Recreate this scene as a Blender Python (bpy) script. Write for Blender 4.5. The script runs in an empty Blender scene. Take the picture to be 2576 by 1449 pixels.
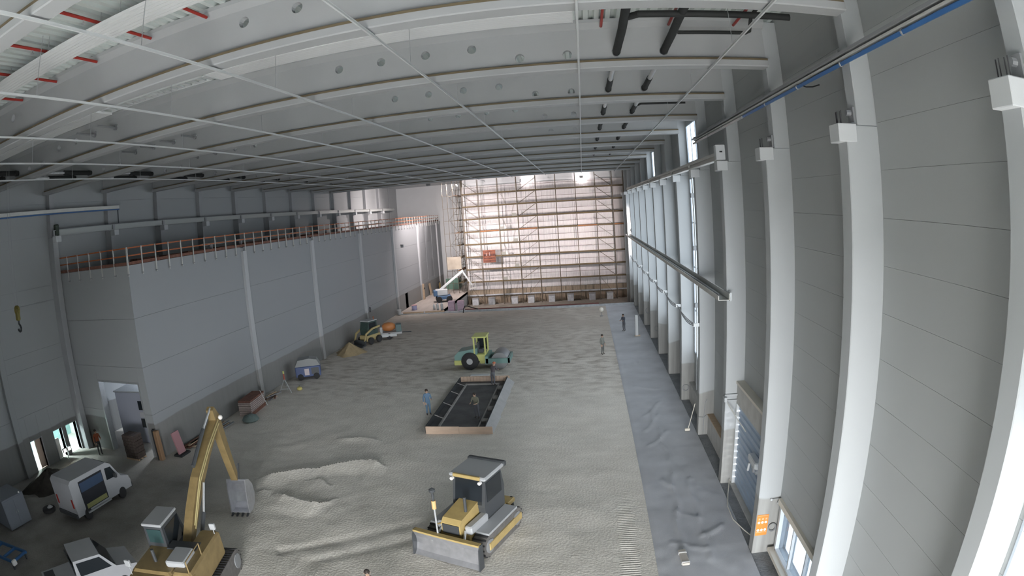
import bpy, bmesh, math, random
import numpy as np
from mathutils import Matrix, Vector
random.seed(7); np.random.seed(7)
sc = bpy.context.scene
col = sc.collection
PI = math.pi

# ------------------------------------------------------------------ camera
# wide-angle site camera: radial lens curve theta(r), r in mm on a 36 mm sensor
cam = bpy.data.cameras.new('site_camera')
cam_o = bpy.data.objects.new('site_camera', cam); col.objects.link(cam_o); sc.camera = cam_o
cam.type = 'PANO'; cam.sensor_fit = 'HORIZONTAL'
cam.sensor_width = 36.0; cam.sensor_height = 36.0 * 1449 / 2576
cam.panorama_type = 'FISHEYE_LENS_POLYNOMIAL'; cam.fisheye_fov = 3.1
cam.fisheye_polynomial_k0 = 0.0
cam.fisheye_polynomial_k1 = -0.04879186358749368
cam.fisheye_polynomial_k2 = -6.015508607966728e-05
cam.fisheye_polynomial_k3 = 5.453995793221934e-06
cam.fisheye_polynomial_k4 = -4.91589772914546e-07
cam.clip_end = 500
_r = (0.9906079223295167, 0.11963707540395158, -0.06620358303587114)
_u = (0.04913097591417162, 0.1404038456697391, 0.9888745660228445)
_f = (-0.12760129867567713, 0.9828396259359597, -0.13320727557586087)
cam_o.matrix_world = Matrix(((_r[0], _u[0], -_f[0], 0), (_r[1], _u[1], -_f[1], 0), (_r[2], _u[2], -_f[2], 12.7), (0, 0, 0, 1)))

# ------------------------------------------------------------------ world and light
w = bpy.data.worlds.new('sky'); sc.world = w; w.use_nodes = True
bg = w.node_tree.nodes['Background']
bg.inputs[0].default_value = (0.97, 0.985, 1.0, 1); bg.inputs[1].default_value = 29.0
sc.view_settings.view_transform = 'Standard'; sc.view_settings.look = 'None'
sc.view_settings.gamma = 1.0; sc.view_settings.use_curve_mapping = False
sc.view_settings.exposure = 1.0
cy = sc.cycles
cy.use_denoising = True
cy.max_bounces = 10; cy.diffuse_bounces = 7; cy.glossy_bounces = 3; cy.transmission_bounces = 4
cy.transparent_max_bounces = 8; cy.caustics_reflective = False; cy.caustics_refractive = False
cy.sample_clamp_indirect = 6.0

def portal(name, loc, rot, sx, sy):
    l = bpy.data.lights.new(name, 'AREA'); l.shape = 'RECTANGLE'; l.size = sx; l.size_y = sy
    l.cycles.is_portal = True
    o = bpy.data.objects.new(name, l); col.objects.link(o); o.location = loc; o.rotation_euler = rot
GX0, GX1, GZ = -6.0, 5.6, 8.5           # open gate in the front wall behind the camera
FY = -13.0                               # front wall
portal('gate_daylight', ((GX0 + GX1) / 2, FY - 0.05, GZ / 2), (PI / 2, 0, 0), GX1 - GX0, GZ)   # emits towards +Y

# ------------------------------------------------------------------ helpers
MATS = {}
def mat(name, c=(.8, .8, .8), rough=.6, metal=0., var=0., vscale=3., c2=None, bump=0., bscale=20., emit=0., alpha=1., stretch=None, detail=6.):
    if name in MATS: return MATS[name]
    m = bpy.data.materials.new(name); m.use_nodes = True; nt = m.node_tree; N = nt.nodes; L = nt.links
    b = N['Principled BSDF']
    b.inputs['Base Color'].default_value = (*c, 1); b.inputs['Roughness'].default_value = rough; b.inputs['Metallic'].default_value = metal
    if emit: b.inputs['Emission Color'].default_value = (*c, 1); b.inputs['Emission Strength'].default_value = emit
    if alpha < 1: b.inputs['Alpha'].default_value = alpha
    if var or bump:
        g = N.new('ShaderNodeNewGeometry'); src = g.outputs['Position']
        if stretch:
            mp = N.new('ShaderNodeMapping'); mp.inputs['Scale'].default_value = stretch; L.new(src, mp.inputs['Vector']); src = mp.outputs[0]
    if var:
        n = N.new('ShaderNodeTexNoise'); n.inputs['Scale'].default_value = vscale; n.inputs['Detail'].default_value = detail
        L.new(src, n.inputs['Vector'])
        r = N.new('ShaderNodeValToRGB'); r.color_ramp.elements[0].position = .3; r.color_ramp.elements[1].position = .7
        d = c2 if c2 else tuple(x * (1 - var) for x in c)
        r.color_ramp.elements[0].color = (*d, 1); r.color_ramp.elements[1].color = (*c, 1)
        L.new(n.outputs['Fac'], r.inputs[0]); L.new(r.outputs[0], b.inputs['Base Color'])
    if bump:
        n2 = N.new('ShaderNodeTexNoise'); n2.inputs['Scale'].default_value = bscale; n2.inputs['Detail'].default_value = 5
        L.new(src, n2.inputs['Vector'])
        bp = N.new('ShaderNodeBump'); bp.inputs['Strength'].default_value = bump; bp.inputs['Distance'].default_value = .05
        L.new(n2.outputs['Fac'], bp.inputs['Height']); L.new(bp.outputs[0], b.inputs['Normal'])
    MATS[name] = m; return m

def mat_based(name, top, low, zline, wob=.25, streak=1.0, rough=.65):
    """painted above zline (ragged edge), bare concrete with vertical streaks below"""
    m = bpy.data.materials.new(name); m.use_nodes = True; nt = m.node_tree; N = nt.nodes; L = nt.links
    b = N['Principled BSDF']; b.inputs['Roughness'].default_value = rough
    g = N.new('ShaderNodeNewGeometry'); sx = N.new('ShaderNodeSeparateXYZ'); L.new(g.outputs['Position'], sx.inputs[0])
    n = N.new('ShaderNodeTexNoise'); n.inputs['Scale'].default_value = .35; n.inputs['Detail'].default_value = 3; L.new(g.outputs['Position'], n.inputs['Vector'])
    ma = N.new('ShaderNodeMath'); ma.operation = 'MULTIPLY_ADD'; ma.inputs[1].default_value = wob * 3; L.new(n.outputs['Fac'], ma.inputs[0]); L.new(sx.outputs['Z'], ma.inputs[2])
    mr = N.new('ShaderNodeMapRange'); mr.inputs['From Min'].default_value = zline + wob * 1.5 - .03; mr.inputs['From Max'].default_value = zline + wob * 1.5 + .05
    L.new(ma.outputs[0], mr.inputs['Value'])
    mp = N.new('ShaderNodeMapping'); mp.inputs['Scale'].default_value = (5, 5, .35); L.new(g.outputs['Position'], mp.inputs['Vector'])
    n2 = N.new('ShaderNodeTexNoise'); n2.inputs['Scale'].default_value = 1.0; n2.inputs['Detail'].default_value = 5; L.new(mp.outputs[0], n2.inputs['Vector'])
    rp = N.new('ShaderNodeValToRGB'); rp.color_ramp.elements[0].position = .3; rp.color_ramp.elements[1].position = .68
    d = tuple(x * (1 - .22 * streak) for x in low)
    rp.color_ramp.elements[0].color = (*d, 1); rp.color_ramp.elements[1].color = (*low, 1); L.new(n2.outputs['Fac'], rp.inputs[0])
    mx = N.new('ShaderNodeMix'); mx.data_type = 'RGBA'
    L.new(mr.outputs[0], mx.inputs[0]); L.new(rp.outputs[0], mx.inputs[6]); mx.inputs[7].default_value = (*top, 1)
    L.new(mx.outputs[2], b.inputs['Base Color'])
    MATS[name] = m; return m

class MB:
    def __init__(s): s.v = []; s.f = []; s.mi = []; s.cm = 0
    def add(s, vs, fs, M=None):
        o = len(s.v)
        for p in vs:
            p = Vector(p)
            if M is not None: p = M @ p
            s.v.append(tuple(p))
        for f in fs: s.f.append(tuple(i + o for i in f)); s.mi.append(s.cm)
        return s
    def box(s, x0, x1, y0, y1, z0, z1, M=None):
        return s.add([(x0, y0, z0), (x1, y0, z0), (x1, y1, z0), (x0, y1, z0), (x0, y0, z1), (x1, y0, z1), (x1, y1, z1), (x0, y1, z1)],
                     [(3, 2, 1, 0), (4, 5, 6, 7), (0, 1, 5, 4), (1, 2, 6, 5), (2, 3, 7, 6), (3, 0, 4, 7)], M)
    def cbox(s, x0, x1, y0, y1, z0, z1, c=.03, M=None):
        """box with chamfered vertical and top edges"""
        def ring(z, i): return [(x0 + i + c, y0 + i, z), (x1 - i - c, y0 + i, z), (x1 - i, y0 + i + c, z), (x1 - i, y1 - i - c, z), (x1 - i - c, y1 - i, z), (x0 + i + c, y1 - i, z), (x0 + i, y1 - i - c, z), (x0 + i, y0 + i + c, z)]
        R = [ring(z0, c * .5), ring(z0 + c, 0), ring(z1 - c, 0), ring(z1, c)]
        vs = sum(R, []); fs = [tuple(range(7, -1, -1)), tuple(range(24, 32))]
        for k in range(3):
            for i in range(8):
                j = (i + 1) % 8; fs.append((k * 8 + i, k * 8 + j, k * 8 + 8 + j, k * 8 + 8 + i))
        return s.add(vs, fs, M)
    def cyl(s, p0, p1, r0, r1=None, n=10, M=None):
        r1 = r0 if r1 is None else r1
        p0 = Vector(p0); p1 = Vector(p1); d = (p1 - p0).normalized()
        a = d.orthogonal().normalized(); b = d.cross(a)
        vs = []
        for p, r in ((p0, r0), (p1, r1)):
            for i in range(n):
                t = 2 * PI * i / n; vs.append(p + a * (r * math.cos(t)) + b * (r * math.sin(t)))
        fs = [(i, (i + 1) % n, n + (i + 1) % n, n + i) for i in range(n)] + [tuple(range(n - 1, -1, -1)), tuple(range(n, 2 * n))]
        return s.add(vs, fs, M)
    def tube(s, pts, r, n=8, M=None):
        pts = [Vector(p) for p in pts]; vs = []; prev = None
        for i, p in enumerate(pts):
            d = (pts[min(i + 1, len(pts) - 1)] - pts[max(i - 1, 0)]).normalized()
            a = d.orthogonal().normalized() if prev is None else (prev - d * prev.dot(d)).normalized()
            prev = a; b = d.cross(a)
            for k in range(n):
                t = 2 * PI * k / n; vs.append(p + a * (r * math.cos(t)) + b * (r * math.sin(t)))
        fs = []
        for i in range(len(pts) - 1):
            for k in range(n): fs.append((i * n + k, i * n + (k + 1) % n, (i + 1) * n + (k + 1) % n, (i + 1) * n + k))
        fs += [tuple(range(n - 1, -1, -1)), tuple(range((len(pts) - 1) * n, len(pts) * n))]
        return s.add(vs, fs, M)
    def prism(s, poly, a, b, axis='y', M=None):
        """poly: 2-D outline; extruded from a to b along axis (poly gives the two other coordinates in order)"""
        def P(u, v, t): return {'x': (t, u, v), 'y': (u, t, v), 'z': (u, v, t)}[axis]
        n = len(poly); vs = [P(u, v, a) for u, v in poly] + [P(u, v, b) for u, v in poly]
        fs = [(i, (i + 1) % n, n + (i + 1) % n, n + i) for i in range(n)] + [tuple(range(n - 1, -1, -1)), tuple(range(n, 2 * n))]
        return s.add(vs, fs, M)
    def lathe(s, prof, c=(0, 0, 0), n=16, M=None, axis='z'):
        vs = []
        for r, z in prof:
            for i in range(n):
                t = 2 * PI * i / n; x, y = r * math.cos(t), r * math.sin(t)
                vs.append((c[0] + x, c[1] + y, c[2] + z) if axis == 'z' else ((c[0] + x, c[1] + z, c[2] + y) if axis == 'y' else (c[0] + z, c[1] + x, c[2] + y)))
        m = len(prof); fs = []
        for k in range(m - 1):
            for i in range(n): fs.append((k * n + i, k * n + (i + 1) % n, (k + 1) * n + (i + 1) % n, (k + 1) * n + i))
        fs += [tuple(range(n - 1, -1, -1)), tuple(range((m - 1) * n, m * n))]
        return s.add(vs, fs, M)
    def ball(s, c, r, n=12, sz=1., M=None):
        pr = [(max(r * math.sin(PI * k / 8), .002), -r * sz * math.cos(PI * k / 8)) for k in range(9)]
        return s.lathe(pr, c, n, M)
    def build(s, name, m, parent=None, smooth=False):
        me = bpy.data.meshes.new(name); me.from_pydata(s.v, [], s.f); me.update()
        bm = bmesh.new(); bm.from_mesh(me); bmesh.ops.recalc_face_normals(bm, faces=bm.faces); bm.to_mesh(me); bm.free()
        for mm in (m if isinstance(m, (list, tuple)) else [m]): me.materials.append(mm)
        if isinstance(m, (list, tuple)): me.polygons.foreach_set('material_index', s.mi)
        if smooth:
            me.polygons.foreach_set('use_smooth', [True] * len(me.polygons))
            try: me.set_sharp_from_angle(angle=.7)
            except Exception: pass
        o = bpy.data.objects.new(name, me); col.objects.link(o)
        if parent is not None: o.parent = parent
        return o

_cache = {}
def pbox(name, m, x0, x1, y0, y1, z0, z1, parent=None, c=0.):
    """a box object placed at its centre; alike boxes share one mesh"""
    key = (name, m.name, round(x1 - x0, 3), round(y1 - y0, 3), round(z1 - z0, 3), c)
    if key not in _cache:
        hx, hy, hz = (x1 - x0) / 2, (y1 - y0) / 2, (z1 - z0) / 2
        b = MB()
        if c: b.cbox(-hx, hx, -hy, hy, -hz, hz, c)
        else: b.box(-hx, hx, -hy, hy, -hz, hz)
        o = b.build(name, m, parent); _cache[key] = o.data
    else:
        o = bpy.data.objects.new(name, _cache[key]); col.objects.link(o)
        if parent is not None: o.parent = parent
    o.location = ((x0 + x1) / 2, (y0 + y1) / 2, (z0 + z1) / 2)
    return o
def tag(o, label=None, cat=None, group=None, kind=None):
    if label: o['label'] = label
    if cat: o['category'] = cat
    if group: o['group'] = group
    if kind: o['kind'] = kind
    return o
def thing(name, label, cat, loc=(0, 0, 0), rz=0., group=None):
    o = bpy.data.objects.new(name, None); col.objects.link(o); o.location = loc; o.rotation_euler = (0, 0, rz)
    o.empty_display_size = .2
    return tag(o, label, cat, group)
def struct(name, parent=None):
    o = bpy.data.objects.new(name, None); col.objects.link(o); o['kind'] = 'structure'
    if parent: o.parent = parent
    return o
ORD = ['first', 'second', 'third', 'fourth', 'fifth', 'sixth', 'seventh', 'eighth', 'ninth', 'tenth', 'eleventh', 'twelfth', 'thirteenth', 'fourteenth', 'fifteenth', 'sixteenth', 'seventeenth', 'eighteenth', 'nineteenth', 'twentieth']

# ------------------------------------------------------------------ materials
WHITE = mat('white_paint', (.58, .60, .61), .6, var=.05, vscale=.6)
PANEL = mat('wall_panel', (.60, .62, .62), .65, var=.07, vscale=.5)
BEAMW = mat('beam_concrete', (.37, .38, .385), .7, var=.06, vscale=.7)
COLM = mat_based('column_paint', (.42, .44, .45), (.34, .34, .325), 2.55, .3, 1.1)
WINGM = mat_based('wing_paint', (.31, .325, .34), (.235, .235, .23), 2.2, .10, .35)
LEFTM = mat_based('left_wall_paint', (.34, .355, .36), (.20, .20, .195), 2.3, .12, .35)
BROWN = mat('brown_strip', (.16, .125, .075), .8, var=.25, vscale=2)
DECKM = mat('deck_sheet', (.62, .67, .65), .45, .2, var=.06, vscale=1.)
RADI = mat('radiant_panel', (.66, .67, .67), .5)
DARK = mat('dark_gap', (.03, .033, .035), .8)
BLACK = mat('black_foam', (.018, .02, .02), .75, var=.3, vscale=8)
SILVER = mat('silver_foil', (.62, .63, .64), .35, .5, var=.15, vscale=10)
RED = mat('red_pipe', (.30, .022, .015), .45)
GALV = mat('galvanised', (.50, .52, .53), .42, .6, var=.1, vscale=5)
GREYM = mat('grey_metal', (.30, .31, .32), .5, .3)
STEEL = mat('light_steel', (.60, .60, .57), .5, .3, var=.08, vscale=2)
BLUE = mat('blue_plastic', (.035, .12, .30), .45)
ORANGE = mat('orange_rail', (.42, .12, .035), .6, var=.3, vscale=3)
RUST = mat('rusty_board', (.22, .10, .07), .8, var=.4, vscale=4)
YELLOWX = mat('excavator_yellow', (.30, .215, .095), .5, var=.25, vscale=3)
YELLOW = mat('machine_yellow', (.50, .37, .15), .45, var=.18, vscale=3)
TYRE = mat('tyre', (.03, .03, .032), .85)
GLASSD = mat('dark_glass', (.02, .025, .03), .08)
WOOD = mat('timber', (.56, .42, .29), .75, var=.25, vscale=2, stretch=(1, 6, 6))
# ================================================================== STRUCTURE
XW = 6.77          # inner face of the right wall
Y0 = 11.65; D = 6.0
def YK(k): return Y0 + D * k

# ---- floor: compacted gravel with ridges of loose sand
RIDGES = [([(-17.38, 23.6), (-16.26, 24.36), (-15.14, 25.1), (-14.37, 25.29), (-13.43, 26.16), (-12.35, 26.73), (-11.54, 26.76), (-10.56, 26.23)], .22, 1.6),
          ([(-15.5, 22.4), (-14.38, 21.96), (-13.48, 21.72), (-12.67, 21.63), (-12.19, 22.1), (-11.9, 22.6)], .19, 1.4),
          ([(-16.75, 22.1), (-16.26, 22.56), (-15.56, 22.62)], .10, 1.0),
          ([(-15.3, 29.4), (-15.07, 30.0), (-14.22, 29.89), (-13.71, 30.2), (-12.01, 29.82)], .10, 1.0),
          ([(-20.9, 26.9), (-20.29, 26.97), (-19.19, 26.62)], .1, .8),
          ([(-14.6, 23.9), (-13.6, 24.3), (-12.6, 23.6)], .1, 1.4)]
def hash_noise(x, y, s, seed):
    """smooth value noise"""
    rng = np.random.RandomState(seed); T = rng.rand(64, 64)
    u, v = x / s, y / s; i, j = np.floor(u).astype(int), np.floor(v).astype(int); a, b = u - i, v - j
    a = a * a * (3 - 2 * a); b = b * b * (3 - 2 * b)
    g = lambda p, q: T[p % 64, q % 64]
    return (g(i, j) * (1 - a) + g(i + 1, j) * a) * (1 - b) + (g(i, j + 1) * (1 - a) + g(i + 1, j + 1) * a) * b - .5
def floor_h(x, y):
    h = .05 * hash_noise(x, y, 1.7, 1) + .03 * hash_noise(x, y, .6, 2)
    for pl, hm, wd in RIDGES:
        px = np.array([p[0] for p in pl]); py = np.array([p[1] for p in pl])
        yc = np.interp(x, px, py) + .06 * hash_noise(x, y * 0, .25, 5)
        t = np.clip(np.minimum((x - px[0]) / .8, (px[-1] - x) / .8), 0, 1)
        d = yc - y
        h = h + np.where((d >= 0) & (d < wd), hm * np.clip(1 - d / wd, 0, 1) ** 1.3 * t, 0)
    # ruts left by the bulldozer
    for cx, cyy in ((-9.3, 19.5), (-7.9, 19.0)):
        s = (x - cx) * .55 - (y - cyy) * .84 ; l = (x - cx) * .84 + (y - cyy) * .55
        h = h - .05 * np.exp(-(s / .28) ** 2) * (np.abs(l) < 4)
    flat = np.clip((x + 26.0) / 1.0, 0, 1) * np.clip((2.2 - x) / .6, 0, 1)
    return h * flat
def span(a, b, st): return list(np.arange(a, b - st * .5, st))
xs = np.array(span(-33.3, -21.2, .9) + span(-21.2, -10.2, .08) + span(-10.2, 2.3, .3) + [2.3, 4.5, 7.2])
ys = np.array(span(FY, 17.0, .8) + span(17.0, 31.0, .08) + span(31.0, 73.0, .5) + [73.0])
GX, GY = np.meshgrid(xs, ys)
FH = floor_h(GX, GY)
m = MB(); nx = len(xs)
m.v = list(zip(GX.ravel().tolist(), GY.ravel().tolist(), FH.ravel().tolist()))
m.f = [(j * nx + i, j * nx + i + 1, (j + 1) * nx + i + 1, (j + 1) * nx + i) for j in range(len(ys) - 1) for i in range(nx - 1)]
m.mi = [0] * len(m.f)
# gravel material: pale sand, damp brown patches further down the hall, tyre-tread imprint near the sheet
gm = bpy.data.materials.new('gravel'); gm.use_nodes = True; nt = gm.node_tree; N = nt.nodes; L = nt.links
b = N['Principled BSDF']; b.inputs['Roughness'].default_value = .95
g = N.new('ShaderNodeNewGeometry'); sx = N.new('ShaderNodeSeparateXYZ'); L.new(g.outputs['Position'], sx.inputs[0])
def noise(scale, detail, stretch=None, rot=0.):
    n = N.new('ShaderNodeTexNoise'); n.inputs['Scale'].default_value = scale; n.inputs['Detail'].default_value = detail
    mp = N.new('ShaderNodeMapping'); mp.inputs['Scale'].default_value = stretch or (1, 1, 1); mp.inputs['Rotation'].default_value = (0, 0, rot)
    L.new(g.outputs['Position'], mp.inputs['Vector']); L.new(mp.outputs[0], n.inputs['Vector']); return n.outputs['Fac']
def ramp(fac, p0, p1, c0, c1):
    r = N.new('ShaderNodeValToRGB'); e = r.color_ramp.elements; e[0].position = p0; e[1].position = p1; e[0].color = (*c0, 1); e[1].color = (*c1, 1); L.new(fac, r.inputs[0]); return r.outputs[0]
def mix(fac, a, c):
    x = N.new('ShaderNodeMix'); x.data_type = 'RGBA'
    if isinstance(fac, float): x.inputs[0].default_value = fac
    else: L.new(fac, x.inputs[0])
    L.new(a, x.inputs[6]); L.new(c, x.inputs[7]); return x.outputs[2]
def mrange(v, a, c, d=0., e=1.):
    r = N.new('ShaderNodeMapRange'); r.inputs[1].default_value = a; r.inputs[2].default_value = c; r.inputs[3].default_value = d; r.inputs[4].default_value = e; L.new(v, r.inputs[0]); return r.outputs[0]
def mul(a, c):
    x = N.new('ShaderNodeMath'); x.operation = 'MULTIPLY'; L.new(a, x.inputs[0]); L.new(c, x.inputs[1]); return x.outputs[0]
base = ramp(noise(.45, 8), .3, .72, (.72, .675, .60), (.84, .795, .72))
streaks = ramp(noise(1.0, 8, (.7, 1.5, 1), .6), .36, .68, (.68, .64, .575), (.85, .81, .74))
base = mix(.45, base, streaks)
damp_c = ramp(noise(1.2, 8), .3, .7, (.34, .295, .245), (.46, .41, .355))
damp = mul(mrange(noise(1.1, 10, (.75, 1.35, 1), .5), .45, .66), mrange(sx.outputs['Y'], 34, 46))
base = mix(damp, base, damp_c)
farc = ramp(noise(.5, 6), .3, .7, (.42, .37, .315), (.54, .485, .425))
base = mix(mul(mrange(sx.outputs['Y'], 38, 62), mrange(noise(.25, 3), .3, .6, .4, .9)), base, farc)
lane = ramp(noise(.8, 4), .3, .7, (.24, .23, .21), (.33, .315, .29))          # ground by the left doors, darkened in colour for the shade there
lx = mul(mrange(sx.outputs['X'], -16.5, -21.0), mrange(sx.outputs['Y'], 27, 22))
base = mix(lx, base, lane)
base = mix(mul(mrange(sx.outputs['X'], -9, -13), mrange(sx.outputs['Y'], 14, 10)), base, lane)  # mostly unseen near-left ground, also darkened in colour to cut bounce light
wbase = ramp(noise(1.5, 4), .3, .7, (.20, .21, .22), (.28, .29, .30))
base = mix(mrange(sx.outputs['X'], 5.7, 5.8), base, wbase)
grain = ramp(noise(14, 6), .25, .75, (.78, .78, .78), (1.08, 1.08, 1.08))
x = N.new('ShaderNodeMix'); x.data_type = 'RGBA'; x.blend_type = 'MULTIPLY'; x.inputs[0].default_value = .8
L.new(base, x.inputs[6]); L.new(grain, x.inputs[7]); L.new(x.outputs[2], b.inputs['Base Color'])
bp = N.new('ShaderNodeBump'); bp.inputs['Strength'].default_value = .5; bp.inputs['Distance'].default_value = .06
wv = N.new('ShaderNodeTexWave'); wv.bands_direction = 'Y'; wv.inputs['Scale'].default_value = 2.2; wv.inputs['Distortion'].default_value = .6; L.new(g.outputs['Position'], wv.inputs['Vector'])
strip = mul(mul(mrange(sx.outputs['X'], .95, 1.1), mrange(sx.outputs['X'], 1.75, 1.6)), mrange(sx.outputs['Y'], 24, 19))
tr = mul(wv.outputs['Fac'], strip)
ad = N.new('ShaderNodeMath'); ad.operation = 'ADD'; L.new(noise(9, 8), ad.inputs[0]); L.new(tr, ad.inputs[1])
L.new(ad.outputs[0], bp.inputs['Height']); L.new(bp.outputs[0], b.inputs['Normal'])
floor = m.build('floor', gm, None, True); floor['kind'] = 'structure'

# ---- pit floor and side lane beyond the end of the gravel
LANE = mat('lane_sand', (.50, .45, .41), .9, var=.2, vscale=.6, stretch=(2, .3, 1))
PITM = mat('pit_ground', (.30, .27, .23), .95, var=.35, vscale=1.5)
o = MB().box(-33.3, -19.3, 73, 101, -.4, 0.0).build('floor_lane', LANE); o['kind'] = 'structure'
o = MB().box(-19.3, 7.2, 73.4, 101, -2.4, -2.05).build('floor_pit', PITM); o['kind'] = 'structure'
KERB = mat('kerb_concrete', (.52, .55, .58), .8, var=.3, vscale=3)
kb = MB()
kb.box(-25.0, 6.7, 72.6, 73.4, -2.3, .10)
kb.box(-16.5, 6.7, 72.7, 73.1, .10, .22)
o = kb.build('trim_kerb', KERB); o['kind'] = 'structure'

# ---- ceiling: trapezoidal steel deck spanning between the beams
per = .333; prof = []
xx = -33.3
while xx < 7.0:
    prof += [(xx, 18.62), (xx + .10, 18.62), (xx + .15, 18.50), (xx + .29, 18.50)]; xx += per
m = MB(); n = len(prof)
ya, yb = FY, 73.2
m.v = [(x_, ya, z_) for x_, z_ in prof] + [(x_, yb, z_) for x_, z_ in prof]
m.f = [(i, i + 1, n + i + 1, n + i) for i in range(n - 1)]; m.mi = [0] * len(m.f)
ceil = m.build('ceiling', DECKM); ceil['kind'] = 'structure'
MB().box(-33.6, 7.4, FY - .3, 101.3, 18.66, 18.9).build('roof_slab', GREYM, ceil)
o = MB().box(-33.3, 7.1, 73.2, 101, 18.1, 18.3).build('ceiling_far', WHITE); o['kind'] = 'structure'

# ---- front wall behind the camera, with an open gate
wf = struct('wall_front')
MB().box(-33.6, GX0, FY - .3, FY, 0, 18.7).box(GX1, 7.4, FY - .3, FY, 0, 18.7).box(GX0, GX1, FY - .3, FY, GZ, 18.7).build('wall_plate', GREYM, wf)
wp = struct('wall_light_screen')  # unseen wall added to keep gate and window light off the left
MB().box(-9.4, -9.0, FY, -1.5, 0, 18.5).build('wall_plate', GREYM, wp)
og = MB().box(-60, 60, FY - 60, FY, -.4, -.02).build('floor_outside', mat('asphalt', (.25, .25, .25), .9)); og['kind'] = 'structure'

# ---- right wall: stacked panels between the columns, with windows, a roller door and a ground-floor window
wr = struct('wall_right')
OPEN = {}           # bay k (from column k to k+1): list of (y0,y1,z0,z1)
def bay(k): return YK(k) + .5, YK(k + 1)
OPEN[0] = [(12.9, 17.2, .35, 2.2)]
OPEN[1] = [(18.3, 23.5, 0., 4.0), (18.4, 20.4, 6.0, 14.0)]  # upper opening: unseen window added to light the next column
OPEN[2] = [(24.4, 27.3, 3.2, 14.1)]  # hidden window, added to brighten the front of the column after it
for k in [-4, -3, -2] + list(range(3, 11)): OPEN[k] = ([(YK(k) + .65, YK(k + 1) - .15, 15.0, 17.35)] if k in (3, 6) else []) + [(YK(k) + .65, YK(k + 1) - (.15 if k != 4 else .5), 3.2, 14.1)] if k > 2 else [(YK(k) + .65, YK(k + 1) - .15, 3.2, 9.5)]  # bays behind the camera: unseen windows added to light the near floor
SEAM = [0.] + [11.2 + 1.055 * i for i in range(-10, 8)]
SEAM = [z for z in SEAM if z < 18.55] + [18.6]
def rects(y0, y1, z0, z1, holes):
    """split a rectangle around holes"""
    out = [(y0, y1, z0, z1)]
    for hy0, hy1, hz0, hz1 in holes:
        nw = []
        for a0, a1, c0, c1 in out:
            if hy1 <= a0 or hy0 >= a1 or hz1 <= c0 or hz0 >= c1: nw.append((a0, a1, c0, c1)); continue
            if hy0 > a0: nw.append((a0, hy0, c0, c1))
            if hy1 < a1: nw.append((hy1, a1, c0, c1))
            b0, b1 = max(a0, hy0), min(a1, hy1)
            if hz0 > c0: nw.append((b0, b1, c0, hz0))
            if hz1 < c1: nw.append((b0, b1, hz1, c1))
        out = nw
    return [r for r in out if r[1] - r[0] > .02 and r[3] - r[2] > .02]
PMAT = mat_based('right_panel', (.385, .40, .40), (.42, .42, .41), .5, .15, .3)
back = MB()
for k in range(-6, 14):
    y0, y1 = bay(k); y0 -= .5
    y0 = max(y0, FY); y1 = min(y1, 92.4)
    if y1 <= y0: continue
    for r in rects(y0, y1, 0 if y1 < 73 else -2.3, 18.66, OPEN.get(k, [])): back.box(XW + .06, XW + .35, r[0], r[1], r[2], r[3])
back.build('wall_core', GREYM, wr)
for k in range(-4, 13):
    y0, y1 = bay(k); y0 = max(y0, FY); y1 = min(y1, 92.3)
    for a, c in zip(SEAM[:-1], SEAM[1:]):
        for r in rects(y0, y1, a, c, OPEN.get(k, [])):
            pbox('panel', PMAT, XW, XW + .07, r[0] + .004, r[1] - .004, r[2] + .003, r[3] - .003, wr)
# right wall windows
PANE = bpy.data.materials.new('window_glass'); PANE.use_nodes = True; nt = PANE.node_tree; nt.nodes.clear()
_o = nt.nodes.new('ShaderNodeOutputMaterial'); _t = nt.nodes.new('ShaderNodeBsdfTransparent'); _g = nt.nodes.new('ShaderNodeBsdfGlossy'); _m = nt.nodes.new('ShaderNodeMixShader')
_t.inputs[0].default_value = (.155, .172, .19, 1); _g.inputs['Roughness'].default_value = .05; _m.inputs[0].default_value = .08
nt.links.new(_t.outputs[0], _m.inputs[1]); nt.links.new(_g.outputs[0], _m.inputs[2]); nt.links.new(_m.outputs[0], _o.inputs[0])
FROST = mat('glowing_glazing', (.84, .92, 1.), .3, emit=1.1)   # frosted glazing; its own glow stands in for daylight
FRAME = mat('window_frame', (.45, .50, .55), .5)
wn = 1
for k in [-4, -3, -2] + list(range(1, 11)):
    for (y0, y1, z0, z1) in [q for q in OPEN[k] if q[2] > 1]:
        o = struct('window_%d' % wn); wn += 1
        f = MB()
        f.box(XW - .03, XW + .2, y0, y0 + .07, z0, z1).box(XW - .03, XW + .2, y1 - .07, y1, z0, z1).box(XW - .03, XW + .2, y0, y1, z0, z0 + .07).box(XW - .03, XW + .2, y0, y1, z1 - .07, z1)
        f.build('window_frame', FRAME, o)
        nmul = 4 if y1 - y0 > 3 else 1
        for i in range(1, nmul): pbox('mullion', FRAME, XW, XW + .12, y0 + (y1 - y0) * i / nmul - .03, y0 + (y1 - y0) * i / nmul + .03, z0, z1, o)
        nz = 1 if z1 - z0 < 3 else 4
        for i in range(1, nz): pbox('transom', FRAME, XW, XW + .12, y0, y1, z0 + (z1 - z0) * i / nz - .03, z0 + (z1 - z0) * i / nz + .03, o)
        for i in range(nmul):
            for j in range(nz):
                pbox('pane', FROST, XW + .05, XW + .06, y0 + (y1 - y0) * i / nmul, y0 + (y1 - y0) * (i + 1) / nmul, z0 + (z1 - z0) * j / nz, z0 + (z1 - z0) * (j + 1) / nz, o)

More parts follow.
